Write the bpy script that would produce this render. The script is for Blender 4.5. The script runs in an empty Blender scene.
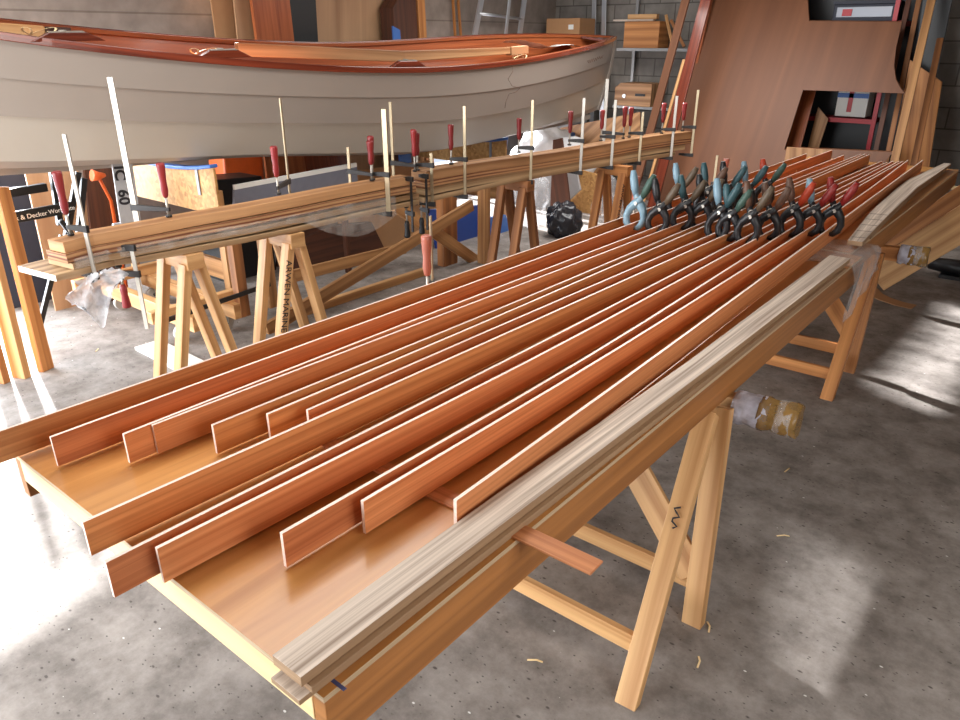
import bpy, bmesh, math, random
from mathutils import Vector as V, Matrix
random.seed(4)
PI = math.pi
S = bpy.context.scene
COL = S.collection
H = 1.83                 # camera height
BT = 0.86                # bench top height
F = 735.0
# ------------------------------------------------------------------ camera
CX = V((0.77705247, 0.62943582, 0.0))
CD = V((0.25257774, -0.31181282, -0.91595701))
CF = V((-0.57653615, 0.71174666, -0.40127641))
cd = bpy.data.cameras.new('camera'); cam = bpy.data.objects.new('camera', cd); COL.objects.link(cam)
cd.sensor_width = 36; cd.lens = F / 960 * 36; cd.clip_start = 0.05
m = Matrix.Identity(4)
for r in range(3):
    m[r][0] = CX[r]; m[r][1] = -CD[r]; m[r][2] = -CF[r]
m[2][3] = H
cam.matrix_world = m
S.camera = cam

def ray(x, y): return CX * (x - 480) + CD * (y - 360) + CF * F
def atZ(x, y, z): r = ray(x, y); return V((0, 0, H)) + r * ((z - H) / r.z)
def atY(x, y, Y): r = ray(x, y); return V((0, 0, H)) + r * (Y / r.y)
def atX(x, y, X): r = ray(x, y); return V((0, 0, H)) + r * (X / r.x)
def proj(p):
    q = V(p) - V((0, 0, H)); d = q.dot(CF)
    return 480 + F * q.dot(CX) / d, 360 + F * q.dot(CD) / d

# ------------------------------------------------------------------ materials
def srgb(r, g, b):
    f = lambda c: (c / 255 / 12.92) if c / 255 <= .04045 else ((c / 255 + .055) / 1.055) ** 2.4
    return (f(r), f(g), f(b), 1)
def base(name, rough=.5, metal=0.0):
    mt = bpy.data.materials.new(name); mt.use_nodes = True
    nt = mt.node_tree; b = nt.nodes['Principled BSDF']
    b.inputs['Roughness'].default_value = rough; b.inputs['Metallic'].default_value = metal
    return mt, nt, b
def plain(name, c, rough=.5, metal=0.0, var=.12, scale=18):
    mt, nt, b = base(name, rough, metal)
    tc = nt.nodes.new('ShaderNodeTexCoord'); no = nt.nodes.new('ShaderNodeTexNoise')
    no.inputs['Scale'].default_value = scale; no.inputs['Detail'].default_value = 4
    mx = nt.nodes.new('ShaderNodeMix'); mx.data_type = 'RGBA'
    k = 1 - var
    mx.inputs[6].default_value = (c[0] * k, c[1] * k, c[2] * k, 1)
    mx.inputs[7].default_value = (min(1, c[0] * (1 + var)), min(1, c[1] * (1 + var)), min(1, c[2] * (1 + var)), 1)
    nt.links.new(tc.outputs['Object'], no.inputs['Vector'])
    nt.links.new(no.outputs['Fac'], mx.inputs[0]); nt.links.new(mx.outputs[2], b.inputs['Base Color'])
    return mt
def wood(name, dark, light, rough=.5, across=60, along=1.2, coat=0.0, lo=.3, hi=.72, bump=.05, rings=0.0):
    """grain runs along U (metres); V is across the piece"""
    mt, nt, b = base(name, rough)
    N = nt.nodes.new; L = nt.links.new
    uv = N('ShaderNodeUVMap'); oi = N('ShaderNodeObjectInfo')
    mp = N('ShaderNodeMapping'); mp.inputs['Scale'].default_value = (along, across, 1)
    ad = N('ShaderNodeVectorMath'); ad.operation = 'ADD'
    mu = N('ShaderNodeMath'); mu.operation = 'MULTIPLY'; mu.inputs[1].default_value = 57.0
    L(oi.outputs['Random'], mu.inputs[0]); L(mu.outputs[0], ad.inputs[1])
    L(uv.outputs['UV'], mp.inputs['Vector']); L(mp.outputs['Vector'], ad.inputs[0])
    n1 = N('ShaderNodeTexNoise'); n1.inputs['Scale'].default_value = 1.0; n1.inputs['Detail'].default_value = 5
    n1.inputs['Distortion'].default_value = .6
    L(ad.outputs[0], n1.inputs['Vector'])
    fac = n1.outputs['Fac']
    if rings:
        wv = N('ShaderNodeTexWave'); wv.bands_direction = 'Y'; wv.inputs['Scale'].default_value = rings
        wv.inputs['Distortion'].default_value = 5; wv.inputs['Detail'].default_value = 2; wv.inputs['Detail Scale'].default_value = .6
        L(ad.outputs[0], wv.inputs['Vector'])
        mm = N('ShaderNodeMix'); mm.data_type = 'FLOAT'; mm.inputs[0].default_value = .3
        L(n1.outputs['Fac'], mm.inputs[2]); L(wv.outputs['Fac'], mm.inputs[3]); fac = mm.outputs[0]
    cr = N('ShaderNodeValToRGB'); cr.color_ramp.elements[0].position = lo; cr.color_ramp.elements[1].position = hi
    cr.color_ramp.elements[0].color = dark; cr.color_ramp.elements[1].color = light
    L(fac, cr.inputs['Fac'])
    # piece to piece tone
    hs = N('ShaderNodeHueSaturation'); mr = N('ShaderNodeMapRange')
    mr.inputs['To Min'].default_value = .86; mr.inputs['To Max'].default_value = 1.12
    L(oi.outputs['Random'], mr.inputs['Value']); L(mr.outputs[0], hs.inputs['Value']); L(cr.outputs['Color'], hs.inputs['Color'])
    L(hs.outputs['Color'], b.inputs['Base Color'])
    if bump:
        bp = N('ShaderNodeBump'); bp.inputs['Strength'].default_value = bump; bp.inputs['Distance'].default_value = .004
        L(n1.outputs['Fac'], bp.inputs['Height']); L(bp.outputs['Normal'], b.inputs['Normal'])
    if coat:
        b.inputs['Coat Weight'].default_value = coat; b.inputs['Coat Roughness'].default_value = .12
    return mt
def clear(name, c, alpha, rough=.2, bump=0):
    mt, nt, b = base(name, rough)
    b.inputs['Base Color'].default_value = c; b.inputs['Alpha'].default_value = alpha
    if bump:
        tc = nt.nodes.new('ShaderNodeTexCoord'); no = nt.nodes.new('ShaderNodeTexNoise'); no.inputs['Scale'].default_value = 40
        bp = nt.nodes.new('ShaderNodeBump'); bp.inputs['Strength'].default_value = bump; bp.inputs['Distance'].default_value = .01
        nt.links.new(tc.outputs['Object'], no.inputs['Vector']); nt.links.new(no.outputs['Fac'], bp.inputs['Height'])
        nt.links.new(bp.outputs['Normal'], b.inputs['Normal'])
        cr = nt.nodes.new('ShaderNodeMapRange'); cr.inputs['From Min'].default_value = .35; cr.inputs['From Max'].default_value = .65
        cr.inputs['To Min'].default_value = alpha * .6; cr.inputs['To Max'].default_value = min(1, alpha * 1.4)
        n2 = nt.nodes.new('ShaderNodeTexNoise'); n2.inputs['Scale'].default_value = 14; n2.inputs['Detail'].default_value = 6
        nt.links.new(tc.outputs['Object'], n2.inputs['Vector']); nt.links.new(n2.outputs['Fac'], cr.inputs['Value'])
        nt.links.new(cr.outputs[0], b.inputs['Alpha'])
    return mt

M = {}
M['cedar'] = wood('cedar', srgb(186, 112, 66), srgb(226, 154, 102), .5, 75, .8)
M['cedar_dark'] = wood('cedar_dark', srgb(168, 94, 54), srgb(212, 134, 86), .55, 75, .8)
M['cedar_tan'] = wood('cedar_tan', srgb(178, 112, 62), srgb(222, 158, 100), .5, 75, .8)
M['lit_sawn_edge'] = wood('lit_sawn_edge', srgb(238, 212, 196), srgb(250, 232, 218), .32, 120, 2, bump=.02)  # pale sawn wood with the light on top edges painted in; ends share it
M['benchply'] = wood('benchply', srgb(176, 110, 52), srgb(236, 172, 100), .3, 12, .9, coat=.25, bump=.03)
M['plyedge'] = wood('plyedge', srgb(190, 160, 122), srgb(226, 202, 170), .6, 200, 1)
M['rail'] = wood('rail', srgb(138, 88, 44), srgb(182, 122, 66), .5, 30, .8)
M['pine'] = wood('pine', srgb(180, 130, 80), srgb(220, 174, 120), .55, 38, 1, rings=.09)
M['pine_or'] = wood('pine_or', srgb(160, 100, 50), srgb(204, 140, 80), .55, 38, 1, rings=.09)
M['pine_dk'] = wood('pine_dk', srgb(122, 76, 42), srgb(164, 108, 62), .6, 38, 1, rings=.09)
M['cream'] = wood('cream', srgb(236, 204, 148), srgb(250, 226, 178), .55, 30, .9)
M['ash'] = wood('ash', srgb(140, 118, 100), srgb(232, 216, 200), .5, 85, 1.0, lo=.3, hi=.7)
M['ash_side'] = wood('ash_side', srgb(142, 112, 84), srgb(176, 144, 112), .55, 60, .9)  # ash sides kept darker than the tops, painting in their shade
M['mahog'] = wood('mahog', srgb(92, 36, 22), srgb(142, 62, 38), .25, 40, .9, coat=.6)
M['mahog_lt'] = wood('mahog_lt', srgb(132, 66, 36), srgb(178, 100, 58), .3, 34, .9, coat=.3)
M['mahog_ply'] = wood('mahog_ply', srgb(108, 66, 42), srgb(136, 88, 58), .5, 9, .35, bump=.01, lo=.25, hi=.8)
M['ply_tan'] = wood('ply_tan', srgb(150, 112, 80), srgb(186, 148, 112), .55, 6, .5)
M['card'] = plain('card', srgb(176, 132, 92), .8, var=.06)
M['dkwood'] = wood('dkwood', srgb(62, 34, 22), srgb(96, 54, 34), .6, 30, 1)
M['bracewood'] = wood('bracewood', srgb(142, 98, 58), srgb(190, 142, 92), .55, 38, 1, rings=.09)
M['hull'] = plain('hull', srgb(160, 150, 141), .32, var=.03, scale=3)
M['hull_low_lit'] = plain('hull_low_lit', srgb(186, 178, 166), .3, var=.03, scale=3)  # same grey hull, light from the floor painted into the low strake
M['steel'] = plain('steel', srgb(186, 180, 170), .42, .6, .2)
M['steel_br'] = plain('steel_br', srgb(176, 160, 132), .4, .8, .15)
M['iron'] = plain('iron', srgb(52, 50, 50), .4, .5, .2)
M['redgrip'] = wood('redgrip', srgb(122, 30, 34), srgb(152, 48, 48), .35, 40, 3)
M['pinkgrip'] = wood('pinkgrip', srgb(160, 86, 70), srgb(186, 112, 92), .4, 40, 3)
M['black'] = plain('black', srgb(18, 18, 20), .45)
M['clblack'] = plain('clblack', srgb(30, 31, 34), .4)
M['clblue'] = plain('clblue', srgb(126, 156, 172), .35)
M['clteal'] = plain('clteal', srgb(50, 82, 88), .45)
M['clgreen'] = plain('clgreen', srgb(60, 86, 76), .5)
M['clolive'] = plain('clolive', srgb(88, 74, 58), .5)
M['clbrown'] = plain('clbrown', srgb(96, 70, 56), .5)
M['clorange'] = plain('clorange', srgb(176, 62, 34), .45)
M['clred'] = plain('clred', srgb(136, 34, 30), .45)
M['bubble'] = clear('bubble', srgb(206, 208, 226), .8, .2, .9)
M['film'] = clear('film', srgb(235, 236, 240), .22, .15, .6)
M['film_bright'] = clear('film_bright', srgb(240, 242, 248), .6, .15, .8)
M['film_thin'] = clear('film_thin', srgb(230, 226, 220), .22, .18, .5)
M['whitefilm'] = clear('whitefilm', srgb(246, 247, 250), 1.6, .3, .6)
M['ptape'] = clear('ptape', srgb(150, 116, 64), .9, .12, .5)
M['blue'] = plain('blue', srgb(64, 108, 180), .5)
M['bluedk'] = plain('bluedk', srgb(36, 66, 140), .45)
M['navy'] = plain('navy', srgb(44, 48, 62), .6)
M['greyboard'] = plain('greyboard', srgb(120, 122, 134), .4)
M['duct'] = plain('duct', srgb(140, 142, 148), .35, .3)
M['orange'] = plain('orange', srgb(222, 96, 34), .5)
M['white'] = plain('white', srgb(236, 234, 228), .6, var=.03)
M['alu'] = plain('alu', srgb(206, 210, 216), .3, .7, .06)
M['plate'] = plain('plate', srgb(172, 174, 178), .5)
M['ink'] = plain('ink', srgb(26, 28, 36), .6)
M['bluepen'] = plain('bluepen', srgb(70, 74, 120), .6)
M['redmetal'] = plain('redmetal', srgb(150, 28, 36), .4, .2)
M['greymetal'] = plain('greymetal', srgb(150, 150, 150), .4, .5)
M['bag'] = plain('bag', srgb(44, 44, 50), .25)
M['bin'] = clear('bin', srgb(200, 206, 220), .5, .2)
M['rubber'] = plain('rubber', srgb(196, 190, 182), .6)
# OSB
mt, nt, b = base('osb', .6)
tc = nt.nodes.new('ShaderNodeTexCoord'); vo = nt.nodes.new('ShaderNodeTexVoronoi'); vo.inputs['Scale'].default_value = 38
cr = nt.nodes.new('ShaderNodeValToRGB'); cr.color_ramp.elements[0].color = srgb(152, 106, 56); cr.color_ramp.elements[1].color = srgb(200, 154, 94)
nt.links.new(tc.outputs['Object'], vo.inputs['Vector']); nt.links.new(vo.outputs['Color'], cr.inputs['Fac']); nt.links.new(cr.outputs['Color'], b.inputs['Base Color'])
M['osb'] = mt
# concrete floor: mottled, dark specks, pale paint flecks
mt, nt, b = base('concrete_floor', .82); N = nt.nodes.new; L = nt.links.new
tc = N('ShaderNodeTexCoord')
n1 = N('ShaderNodeTexNoise'); n1.inputs['Scale'].default_value = 5; n1.inputs['Detail'].default_value = 10; n1.inputs['Roughness'].default_value = .72
cr = N('ShaderNodeValToRGB'); cr.color_ramp.elements[0].position = .36; cr.color_ramp.elements[1].position = .66
cr.color_ramp.elements[0].color = srgb(112, 104, 98); cr.color_ramp.elements[1].color = srgb(162, 154, 148)
L(tc.outputs['Object'], n1.inputs['Vector']); L(n1.outputs['Fac'], cr.inputs['Fac'])
def specks(scale, lo, hi, col, prev, seedoff):
    v = N('ShaderNodeTexVoronoi'); v.inputs['Scale'].default_value = scale
    mp = N('ShaderNodeMapping'); mp.inputs['Location'].default_value = (seedoff, seedoff * .7, 0); mp.inputs['Scale'].default_value = (1, 1.7, 1)
    L(tc.outputs['Object'], mp.inputs['Vector']); L(mp.outputs['Vector'], v.inputs['Vector'])
    nd = N('ShaderNodeTexNoise'); nd.inputs['Scale'].default_value = scale * 2
    L(mp.outputs['Vector'], nd.inputs['Vector'])
    ad = N('ShaderNodeMath'); ad.operation = 'MULTIPLY_ADD'; ad.inputs[1].default_value = .25; L(nd.outputs['Fac'], ad.inputs[0]); L(v.outputs['Distance'], ad.inputs[2])
    sp = N('ShaderNodeSeparateColor'); L(v.outputs['Color'], sp.inputs['Color'])
    th = N('ShaderNodeMapRange'); th.inputs['From Min'].default_value = lo; th.inputs['From Max'].default_value = hi; th.inputs['To Min'].default_value = 1; th.inputs['To Max'].default_value = 0
    L(ad.outputs[0], th.inputs['Value'])
    g = N('ShaderNodeMath'); g.operation = 'GREATER_THAN'; g.inputs[1].default_value = .45; L(sp.outputs[0], g.inputs[0])
    mu = N('ShaderNodeMath'); mu.operation = 'MULTIPLY'; L(th.outputs[0], mu.inputs[0]); L(g.outputs[0], mu.inputs[1])
    mx = N('ShaderNodeMix'); mx.data_type = 'RGBA'; L(mu.outputs[0], mx.inputs[0]); L(prev, mx.inputs[6]); mx.inputs[7].default_value = col
    return mx.outputs[2]
o1 = specks(17, .2, .28, srgb(84, 77, 72), cr.outputs['Color'], 3)
o1 = specks(34, .21, .29, srgb(84, 78, 73), o1, 9)
o1 = specks(12, .15, .175, srgb(226, 224, 220), o1, 17)
L(o1, b.inputs['Base Color'])
bp = N('ShaderNodeBump'); bp.inputs['Strength'].default_value = .12; bp.inputs['Distance'].default_value = .01
L(n1.outputs['Fac'], bp.inputs['Height']); L(bp.outputs['Normal'], b.inputs['Normal'])
M['floor'] = mt
# block wall
def blocks(name, c1, c2, mortar, rot):
    mt, nt, b = base(name, .85); N = nt.nodes.new; L = nt.links.new
    tc = N('ShaderNodeTexCoord'); mp = N('ShaderNodeMapping'); mp.inputs['Rotation'].default_value = rot
    br = N('ShaderNodeTexBrick'); br.inputs['Scale'].default_value = 1; br.inputs['Brick Width'].default_value = .45; br.inputs['Row Height'].default_value = .225
    br.inputs['Mortar Size'].default_value = .008; br.inputs['Color1'].default_value = c1; br.inputs['Color2'].default_value = c2; br.inputs['Mortar'].default_value = mortar
    no = N('ShaderNodeTexNoise'); no.inputs['Scale'].default_value = 7; no.inputs['Detail'].default_value = 8
    mx = N('ShaderNodeMix'); mx.data_type = 'RGBA'; mx.blend_type = 'MULTIPLY'; mx.inputs[0].default_value = .6
    L(tc.outputs['Object'], mp.inputs['Vector']); L(mp.outputs['Vector'], br.inputs['Vector']); L(tc.outputs['Object'], no.inputs['Vector'])
    L(br.outputs['Color'], mx.inputs[6]); L(no.outputs['Fac'], mx.inputs[7]); L(mx.outputs[2], b.inputs['Base Color'])
    return mt
M['wallb'] = blocks('block_back', srgb(164, 158, 150), srgb(150, 144, 138), srgb(110, 104, 98), (PI / 2, 0, 0))
M['walll'] = blocks('block_left', srgb(172, 158, 148), srgb(156, 144, 134), srgb(140, 126, 116), (PI / 2, 0, PI / 2))
M['ceil'] = plain('ceil', srgb(150, 140, 128), .9)

# ------------------------------------------------------------------ mesh helpers
def frame(d, up):
    d = d.normalized(); s = d.cross(up)
    if s.length < 1e-4: s = d.cross(V((0, 1, 0)))
    s.normalize(); return d, s, s.cross(d)
def sweep(bm, pts, w, h, up=(0, 0, 1), mi=0, top=None, ends=None, pin=None):
    """rectangular strip along pts: w sideways, h along up (centred on pts). top / ends: material slots"""
    uvl = bm.loops.layers.uv.verify(); up = V(up); pts = [V(p) for p in pts]; n = len(pts)
    rings = []; u = 0; us = []
    for i, p in enumerate(pts):
        d = (pts[min(i + 1, n - 1)] - pts[max(i - 1, 0)])
        d, s, t = frame(d, up)
        ww = w[i] if isinstance(w, (list, tuple)) else w; hh = h[i] if isinstance(h, (list, tuple)) else h
        if i: u += (p - pts[i - 1]).length
        us.append(u)
        rings.append([bm.verts.new(p + s * a * ww / 2 + t * c * hh / 2) for a, c in ((-1, -1), (1, -1), (1, 1), (-1, 1))])
    hh0 = h[0] if isinstance(h, (list, tuple)) else h; ww0 = w[0] if isinstance(w, (list, tuple)) else w
    offs = [0, ww0, ww0 + hh0, 2 * ww0 + hh0, 2 * ww0 + 2 * hh0]
    for i in range(n - 1):
        for k in range(4):
            a, c = rings[i], rings[i + 1]; k2 = (k + 1) % 4
            f = bm.faces.new((a[k], a[k2], c[k2], c[k]))
            f.material_index = mi if (k != 2 or top is None) else top
            for l, uv in zip(f.loops, ((us[i], offs[k]), (us[i], offs[k + 1]), (us[i + 1], offs[k + 1]), (us[i + 1], offs[k]))): l[uvl].uv = uv
    for r, fl in ((rings[0], 1), (rings[-1], 0)):
        f = bm.faces.new(r[::-1] if fl else r); f.material_index = mi if ends is None else ends
        for l, uv in zip(f.loops, ((0, 0), (ww0 * 5, 0), (ww0 * 5, hh0), (0, hh0))): l[uvl].uv = uv
    return bm
def box(bm, lo, hi, mi=0):
    """axis box, grain along its longest side"""
    lo, hi = V(lo), V(hi); c = (lo + hi) / 2; s = hi - lo
    ax = max(range(3), key=lambda i: s[i])
    a = c.copy(); b_ = c.copy(); a[ax] = lo[ax]; b_[ax] = hi[ax]
    if ax == 2: return sweep(bm, [a, b_], s.x, s.y, (0, 1, 0), mi)
    if ax == 1: return sweep(bm, [a, b_], s.x, s.z, (0, 0, 1), mi)
    return sweep(bm, [a, b_], s.y, s.z, (0, 0, 1), mi)
def tube(bm, pts, rad, seg=10, mi=0, flat=1.0, up=(0, 0, 1), caps=True):
    uvl = bm.loops.layers.uv.verify(); pts = [V(p) for p in pts]; n = len(pts); rings = []; u = 0; us = []
    for i, p in enumerate(pts):
        d, s, t = frame(pts[min(i + 1, n - 1)] - pts[max(i - 1, 0)], V(up))
        r = rad[i] if isinstance(rad, (list, tuple)) else rad
        if i: u += (p - pts[i - 1]).length
        us.append(u)
        rings.append([bm.verts.new(p + s * math.cos(2 * PI * k / seg) * r + t * math.sin(2 * PI * k / seg) * r * flat) for k in range(seg)])
    for i in range(n - 1):
        for k in range(seg):
            k2 = (k + 1) % seg
            f = bm.faces.new((rings[i][k], rings[i][k2], rings[i + 1][k2], rings[i + 1][k])); f.smooth = True; f.material_index = mi
            for l, uv in zip(f.loops, ((us[i], k / seg * .1), (us[i], (k + 1) / seg * .1), (us[i + 1], (k + 1) / seg * .1), (us[i + 1], k / seg * .1))): l[uvl].uv = uv
    if caps:
        f = bm.faces.new(rings[0][::-1]); f.material_index = mi
        f = bm.faces.new(rings[-1]); f.material_index = mi
    return bm
def prism(bm, poly, dvec, mi=0, mi_side=None):
    """closed polygon (list of 3D points) extruded by dvec; UV from polygon metres"""
    uvl = bm.loops.layers.uv.verify(); poly = [V(p) for p in poly]; dvec = V(dvec)
    a = [bm.verts.new(p) for p in poly]; c = [bm.verts.new(p + dvec) for p in poly]; n = len(poly)
    e = (poly[1] - poly[0]).normalized(); nr = dvec.normalized(); g = nr.cross(e)
    for vs, ps in ((a, poly), (c[::-1], poly[::-1])):
        f = bm.faces.new(vs); f.material_index = mi
        for l, p in zip(f.loops, ps): l[uvl].uv = ((p - poly[0]).dot(e), (p - poly[0]).dot(g))
    u = 0
    for i in range(n):
        j = (i + 1) % n; L_ = (poly[j] - poly[i]).length
        f = bm.faces.new((a[j], a[i], c[i], c[j])); f.material_index = mi if mi_side is None else mi_side
        for l, uv in zip(f.loops, ((u + L_, 0), (u, 0), (u, dvec.length), (u + L_, dvec.length))): l[uvl].uv = uv
        u += L_
    return bm
def nb(): return bmesh.new()
def mesh_of(name, bm, mats):
    bmesh.ops.recalc_face_normals(bm, faces=bm.faces)
    me = bpy.data.meshes.new(name); bm.to_mesh(me); bm.free()
    for k in (mats if isinstance(mats, (list, tuple)) else [mats]): me.materials.append(M[k] if isinstance(k, str) else k)
    return me
def link(name, me, parent=None, bevel=0):
    o = bpy.data.objects.new(name, me); COL.objects.link(o)
    if parent is not None: o.parent = parent
    if bevel:
        md = o.modifiers.new('bevel', 'BEVEL'); md.width = bevel; md.segments = 2; md.limit_method = 'ANGLE'
    return o
class Thing:
    def __init__(s, name, label, cat, loc=(0, 0, 0), group=None):
        s.o = bpy.data.objects.new(name, None); COL.objects.link(s.o); s.o.empty_display_size = .1
        s.loc = V(loc); s.o.location = s.loc; s.o['label'] = label; s.o['category'] = cat
        if group: s.o['group'] = group
    def part(s, name, bm, mats, parent=None, label=None, bevel=0):
        bmesh.ops.translate(bm, verts=bm.verts, vec=-s.loc)
        o = link(name, mesh_of(name, bm, mats), parent or s.o, bevel)
        if label: o['label'] = label
        return o
def solo(name, bm, mats, label, cat, group=None, bevel=0):
    xs = [v.co.x for v in bm.verts]; ys = [v.co.y for v in bm.verts]; zs = [v.co.z for v in bm.verts]
    loc = V(((min(xs) + max(xs)) / 2, (min(ys) + max(ys)) / 2, min(zs)))
    bmesh.ops.translate(bm, verts=bm.verts, vec=-loc)
    o = link(name, mesh_of(name, bm, mats), None, bevel); o.location = loc
    o['label'] = label; o['category'] = cat
    if group: o['group'] = group
    return o
def struct(name, bm, mats):
    o = link(name, mesh_of(name, bm, mats)); o['kind'] = 'structure'; return o
def text(name, s, size, origin, xd, yd, mat, thing, parent=None, ext=.0008, bold=0):
    cu = bpy.data.curves.new(name, 'FONT'); cu.body = s; cu.size = size; cu.extrude = ext; cu.offset = bold
    t = bpy.data.objects.new(name, cu); COL.objects.link(t)
    dg = bpy.context.evaluated_depsgraph_get(); me = bpy.data.meshes.new_from_object(t.evaluated_get(dg))
    bpy.data.objects.remove(t); bpy.data.curves.remove(cu)
    xd = V(xd).normalized(); yd = V(yd); yd = (yd - xd * yd.dot(xd)).normalized(); zd = xd.cross(yd)
    mm = Matrix((xd, yd, zd)).transposed().to_4x4(); mm.translation = V(origin) - (thing.loc if thing else V())
    me.transform(mm); me.materials.clear(); me.materials.append(M[mat])
    o = link(name, me, parent or thing.o); return o
def lerp(pts, y, k=1):
    """piecewise-linear lookup pts sorted by [k]"""
    pts = sorted(pts, key=lambda p: p[k])
    if y <= pts[0][k]: a, c = pts[0], pts[1]
    elif y >= pts[-1][k]: a, c = pts[-2], pts[-1]
    else:
        for a, c in zip(pts, pts[1:]):
            if a[k] <= y <= c[k]: break
    t = (y - a[k]) / (c[k] - a[k]); return V(a) + (V(c) - V(a)) * t

# ------------------------------------------------------------------ room
XL, XR, YF, YB, ZC = -6.6, 1.9, -2.6, 9.9, 3.0
def slab(name, lo, hi, mat): bm = nb(); box(bm, lo, hi); struct(name, bm, mat)
slab('floor', (XL - .2, YF - .2, -.12), (XR + .2, YB + .2, 0), 'floor')
slab('ceiling', (XL - .2, YF - .2, ZC), (XR + .2, YB + .2, ZC + .12), 'ceil')
slab('wall_back', (XL - .2, YB, 0), (XR + .2, YB + .2, ZC), 'wallb')
slab('wall_right', (XR, YF, 0), (XR + .2, YB, ZC), 'walll')
# left wall: wide doorway nearest the camera, high window further back
bm = nb()
holes = [(.4, 2.2, 0, 2.0), (3.15, 4.4, 2.2, 2.8), (5.6, 8.3, .3, 1.35), (6.0, 8.0, 2.5, 2.95)]   # door, high windows, low windows
ys = sorted({YF, YB} | {h[0] for h in holes} | {h[1] for h in holes})
for ya_w, yb_w in zip(ys, ys[1:]):
    zs_w = sorted((h[2], h[3]) for h in holes if h[0] <= ya_w and h[1] >= yb_w); z_ = 0
    for z0_w, z1_w in zs_w + [(ZC, ZC)]:
        if z0_w > z_: box(bm, (XL - .2, ya_w, z_), (XL, yb_w, z0_w))
        z_ = z1_w
struct('wall_left', bm, 'walll')
# front wall with the big open garage door
slab('wall_front', (-1.2, YF - .2, 0), (XR, YF, ZC), 'wallb')

# ------------------------------------------------------------------ near and far bench
def bench(name, label, x0, x1, y0, y1, marks=False):
    t = Thing(name, label, 'workbench', ((x0 + x1) / 2, (y0 + y1) / 2, BT - .125))
    bm = nb(); sweep(bm, [((x0 + x1) / 2, y0, BT - .006), ((x0 + x1) / 2, y1, BT - .006)], x1 - x0, .012, mi=1, top=0)
    t.part('top_panel', bm, ['benchply', 'plyedge'])
    for x in (x0 + .016, x1 - .016):
        bm = nb(); box(bm, (x - .016, y0 + .002, BT - .125), (x + .016, y1 - .002, BT - .0125)); t.part('side_rail', bm, 'rail', bevel=.002)
    bm = nb(); box(bm, (x0 + .033, y0 + .001, BT - .075), (x1 - .033, y0 + .03, BT - .0125)); t.part('end_rail', bm, 'cream', bevel=.002, label='pale cream end rail')
    bm = nb(); box(bm, (x0 + .033, y1 - .03, BT - .075), (x1 - .033, y1 - .001, BT - .0125)); t.part('end_rail', bm, 'rail')
    for k in range(3):
        y = y0 + (y1 - y0) * (k + 1) / 4
        bm = nb(); box(bm, (x0 + .033, y, BT - .08), (x1 - .033, y + .03, BT - .0125)); t.part('cross_rail', bm, 'rail')
    if marks:
        for (px, py, l, ang) in ((336, 683, .045, 0), (295, 685, .03, -1.2)):
            p = atZ(px, py, BT); d = V((math.cos(ang), -math.sin(ang), 0)) * l / 2
            bm = nb(); sweep(bm, [p - d + V((0, 0, .0004)), p + d + V((0, 0, .0004))], .007, .0008); t.part('pencil_mark', bm, 'bluepen', label='blue marking-out line')
    return t
near_bench = bench('workbench', 'near workbench top with varnished plywood and cream front rail', -1.954, -.738, .512, 3.86, True)
far_bench = bench('workbench', 'far workbench top continuing behind the spring clamps', -1.96, -.80, 3.88, 7.1)

# slats laid across the bench under the boards
SL = BT + .0115
a = atZ(597, 566, BT + .009); d_ = atZ(330, 441, BT + .009)
dirv = (d_ - a).normalized(); end = a + dirv * 1.22
bm = nb(); sweep(bm, [(a.x, a.y, BT + .0035), (end.x, end.y, BT + .0035)], .05, .0055)
solo('spacer_slat', bm, 'cedar', 'thin reddish slat under the boards sticking out past the near right bench edge', 'slat', 'spacer slats under the boards', bevel=.001)
for y in (2.9, 5.2):
    bm = nb(); box(bm, (-1.92, y, BT + .001), (-.94, y + .045, BT + .0062))
    solo('spacer_slat', bm, 'cedar', 'thin slat across the bench under the boards, %s' % ('between the near end and the spring clamps' if y < 4 else 'beyond the spring clamps'), 'slat', 'spacer slats under the boards')

# ------------------------------------------------------------------ the planking boards on edge
ZT = BT + .088
ord_ = ['first', 'second', 'third', 'fourth', 'fifth', 'sixth', 'seventh', 'eighth', 'ninth', 'tenth', 'eleventh', 'twelfth', 'thirteenth']
def EP(l): return [atZ(x, y, ZT) for x, y in l]
BL = [EP([(0, 424), (240, 345), (480, 267), (610, 227)]),
      EP([(50, 437), (480, 280), (635, 222), (832, 150)]),
      EP([(123, 434), (480, 294), (844, 155)]),
      EP([(152, 425), (480, 300), (861, 154)]),
      EP([(212, 425), (480, 317), (865, 154)]),
      EP([(267, 414), (480, 324), (870, 154)]),
      EP([(307, 410), (480, 334), (882, 161)]),
      EP([(82, 522), (240, 452), (480, 345), (887, 162)]),
      EP([(105, 562), (507, 360), (893, 161)]),
      EP([(156, 548), (532, 360), (899, 161)]),
      EP([(281, 533), (584, 360), (850, 191), (903, 161)]),
      EP([(362, 501), (600, 360), (860, 196), (908, 160)]),
      EP([(455, 500), (650, 360), (845, 217), (923, 160)])]
BL[0] = [V((-1.915, .1, ZT)), V((-1.885, 2.2, ZT)), V((-1.87, 4.0, ZT)), V((-1.85, 6.6, ZT))]
def smooth(pts, y):
    p = lerp(pts, y); return (p + lerp(pts, y - .35) + lerp(pts, y + .35)) / 3 if pts[0].y + .35 < y < pts[-1].y - .35 else p
bl_mat = ['cedar_tan', 'cedar_dark', 'cedar', 'cedar', 'cedar_tan', 'cedar_tan', 'cedar_dark', 'cedar_tan', 'cedar_dark', 'cedar', 'cedar_dark', 'cedar', 'cedar']
extra = {0: 'reaching furthest towards the camera', 1: 'its near end by the bench corner', 7: 'overhanging the near end of the bench', 8: 'overhanging the near end furthest',
         9: 'flush with the bench front edge', 12: 'the one nearest the pale ash plank', 3: 'hard against its left neighbour', 10: 'set back from the bench front'}
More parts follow.
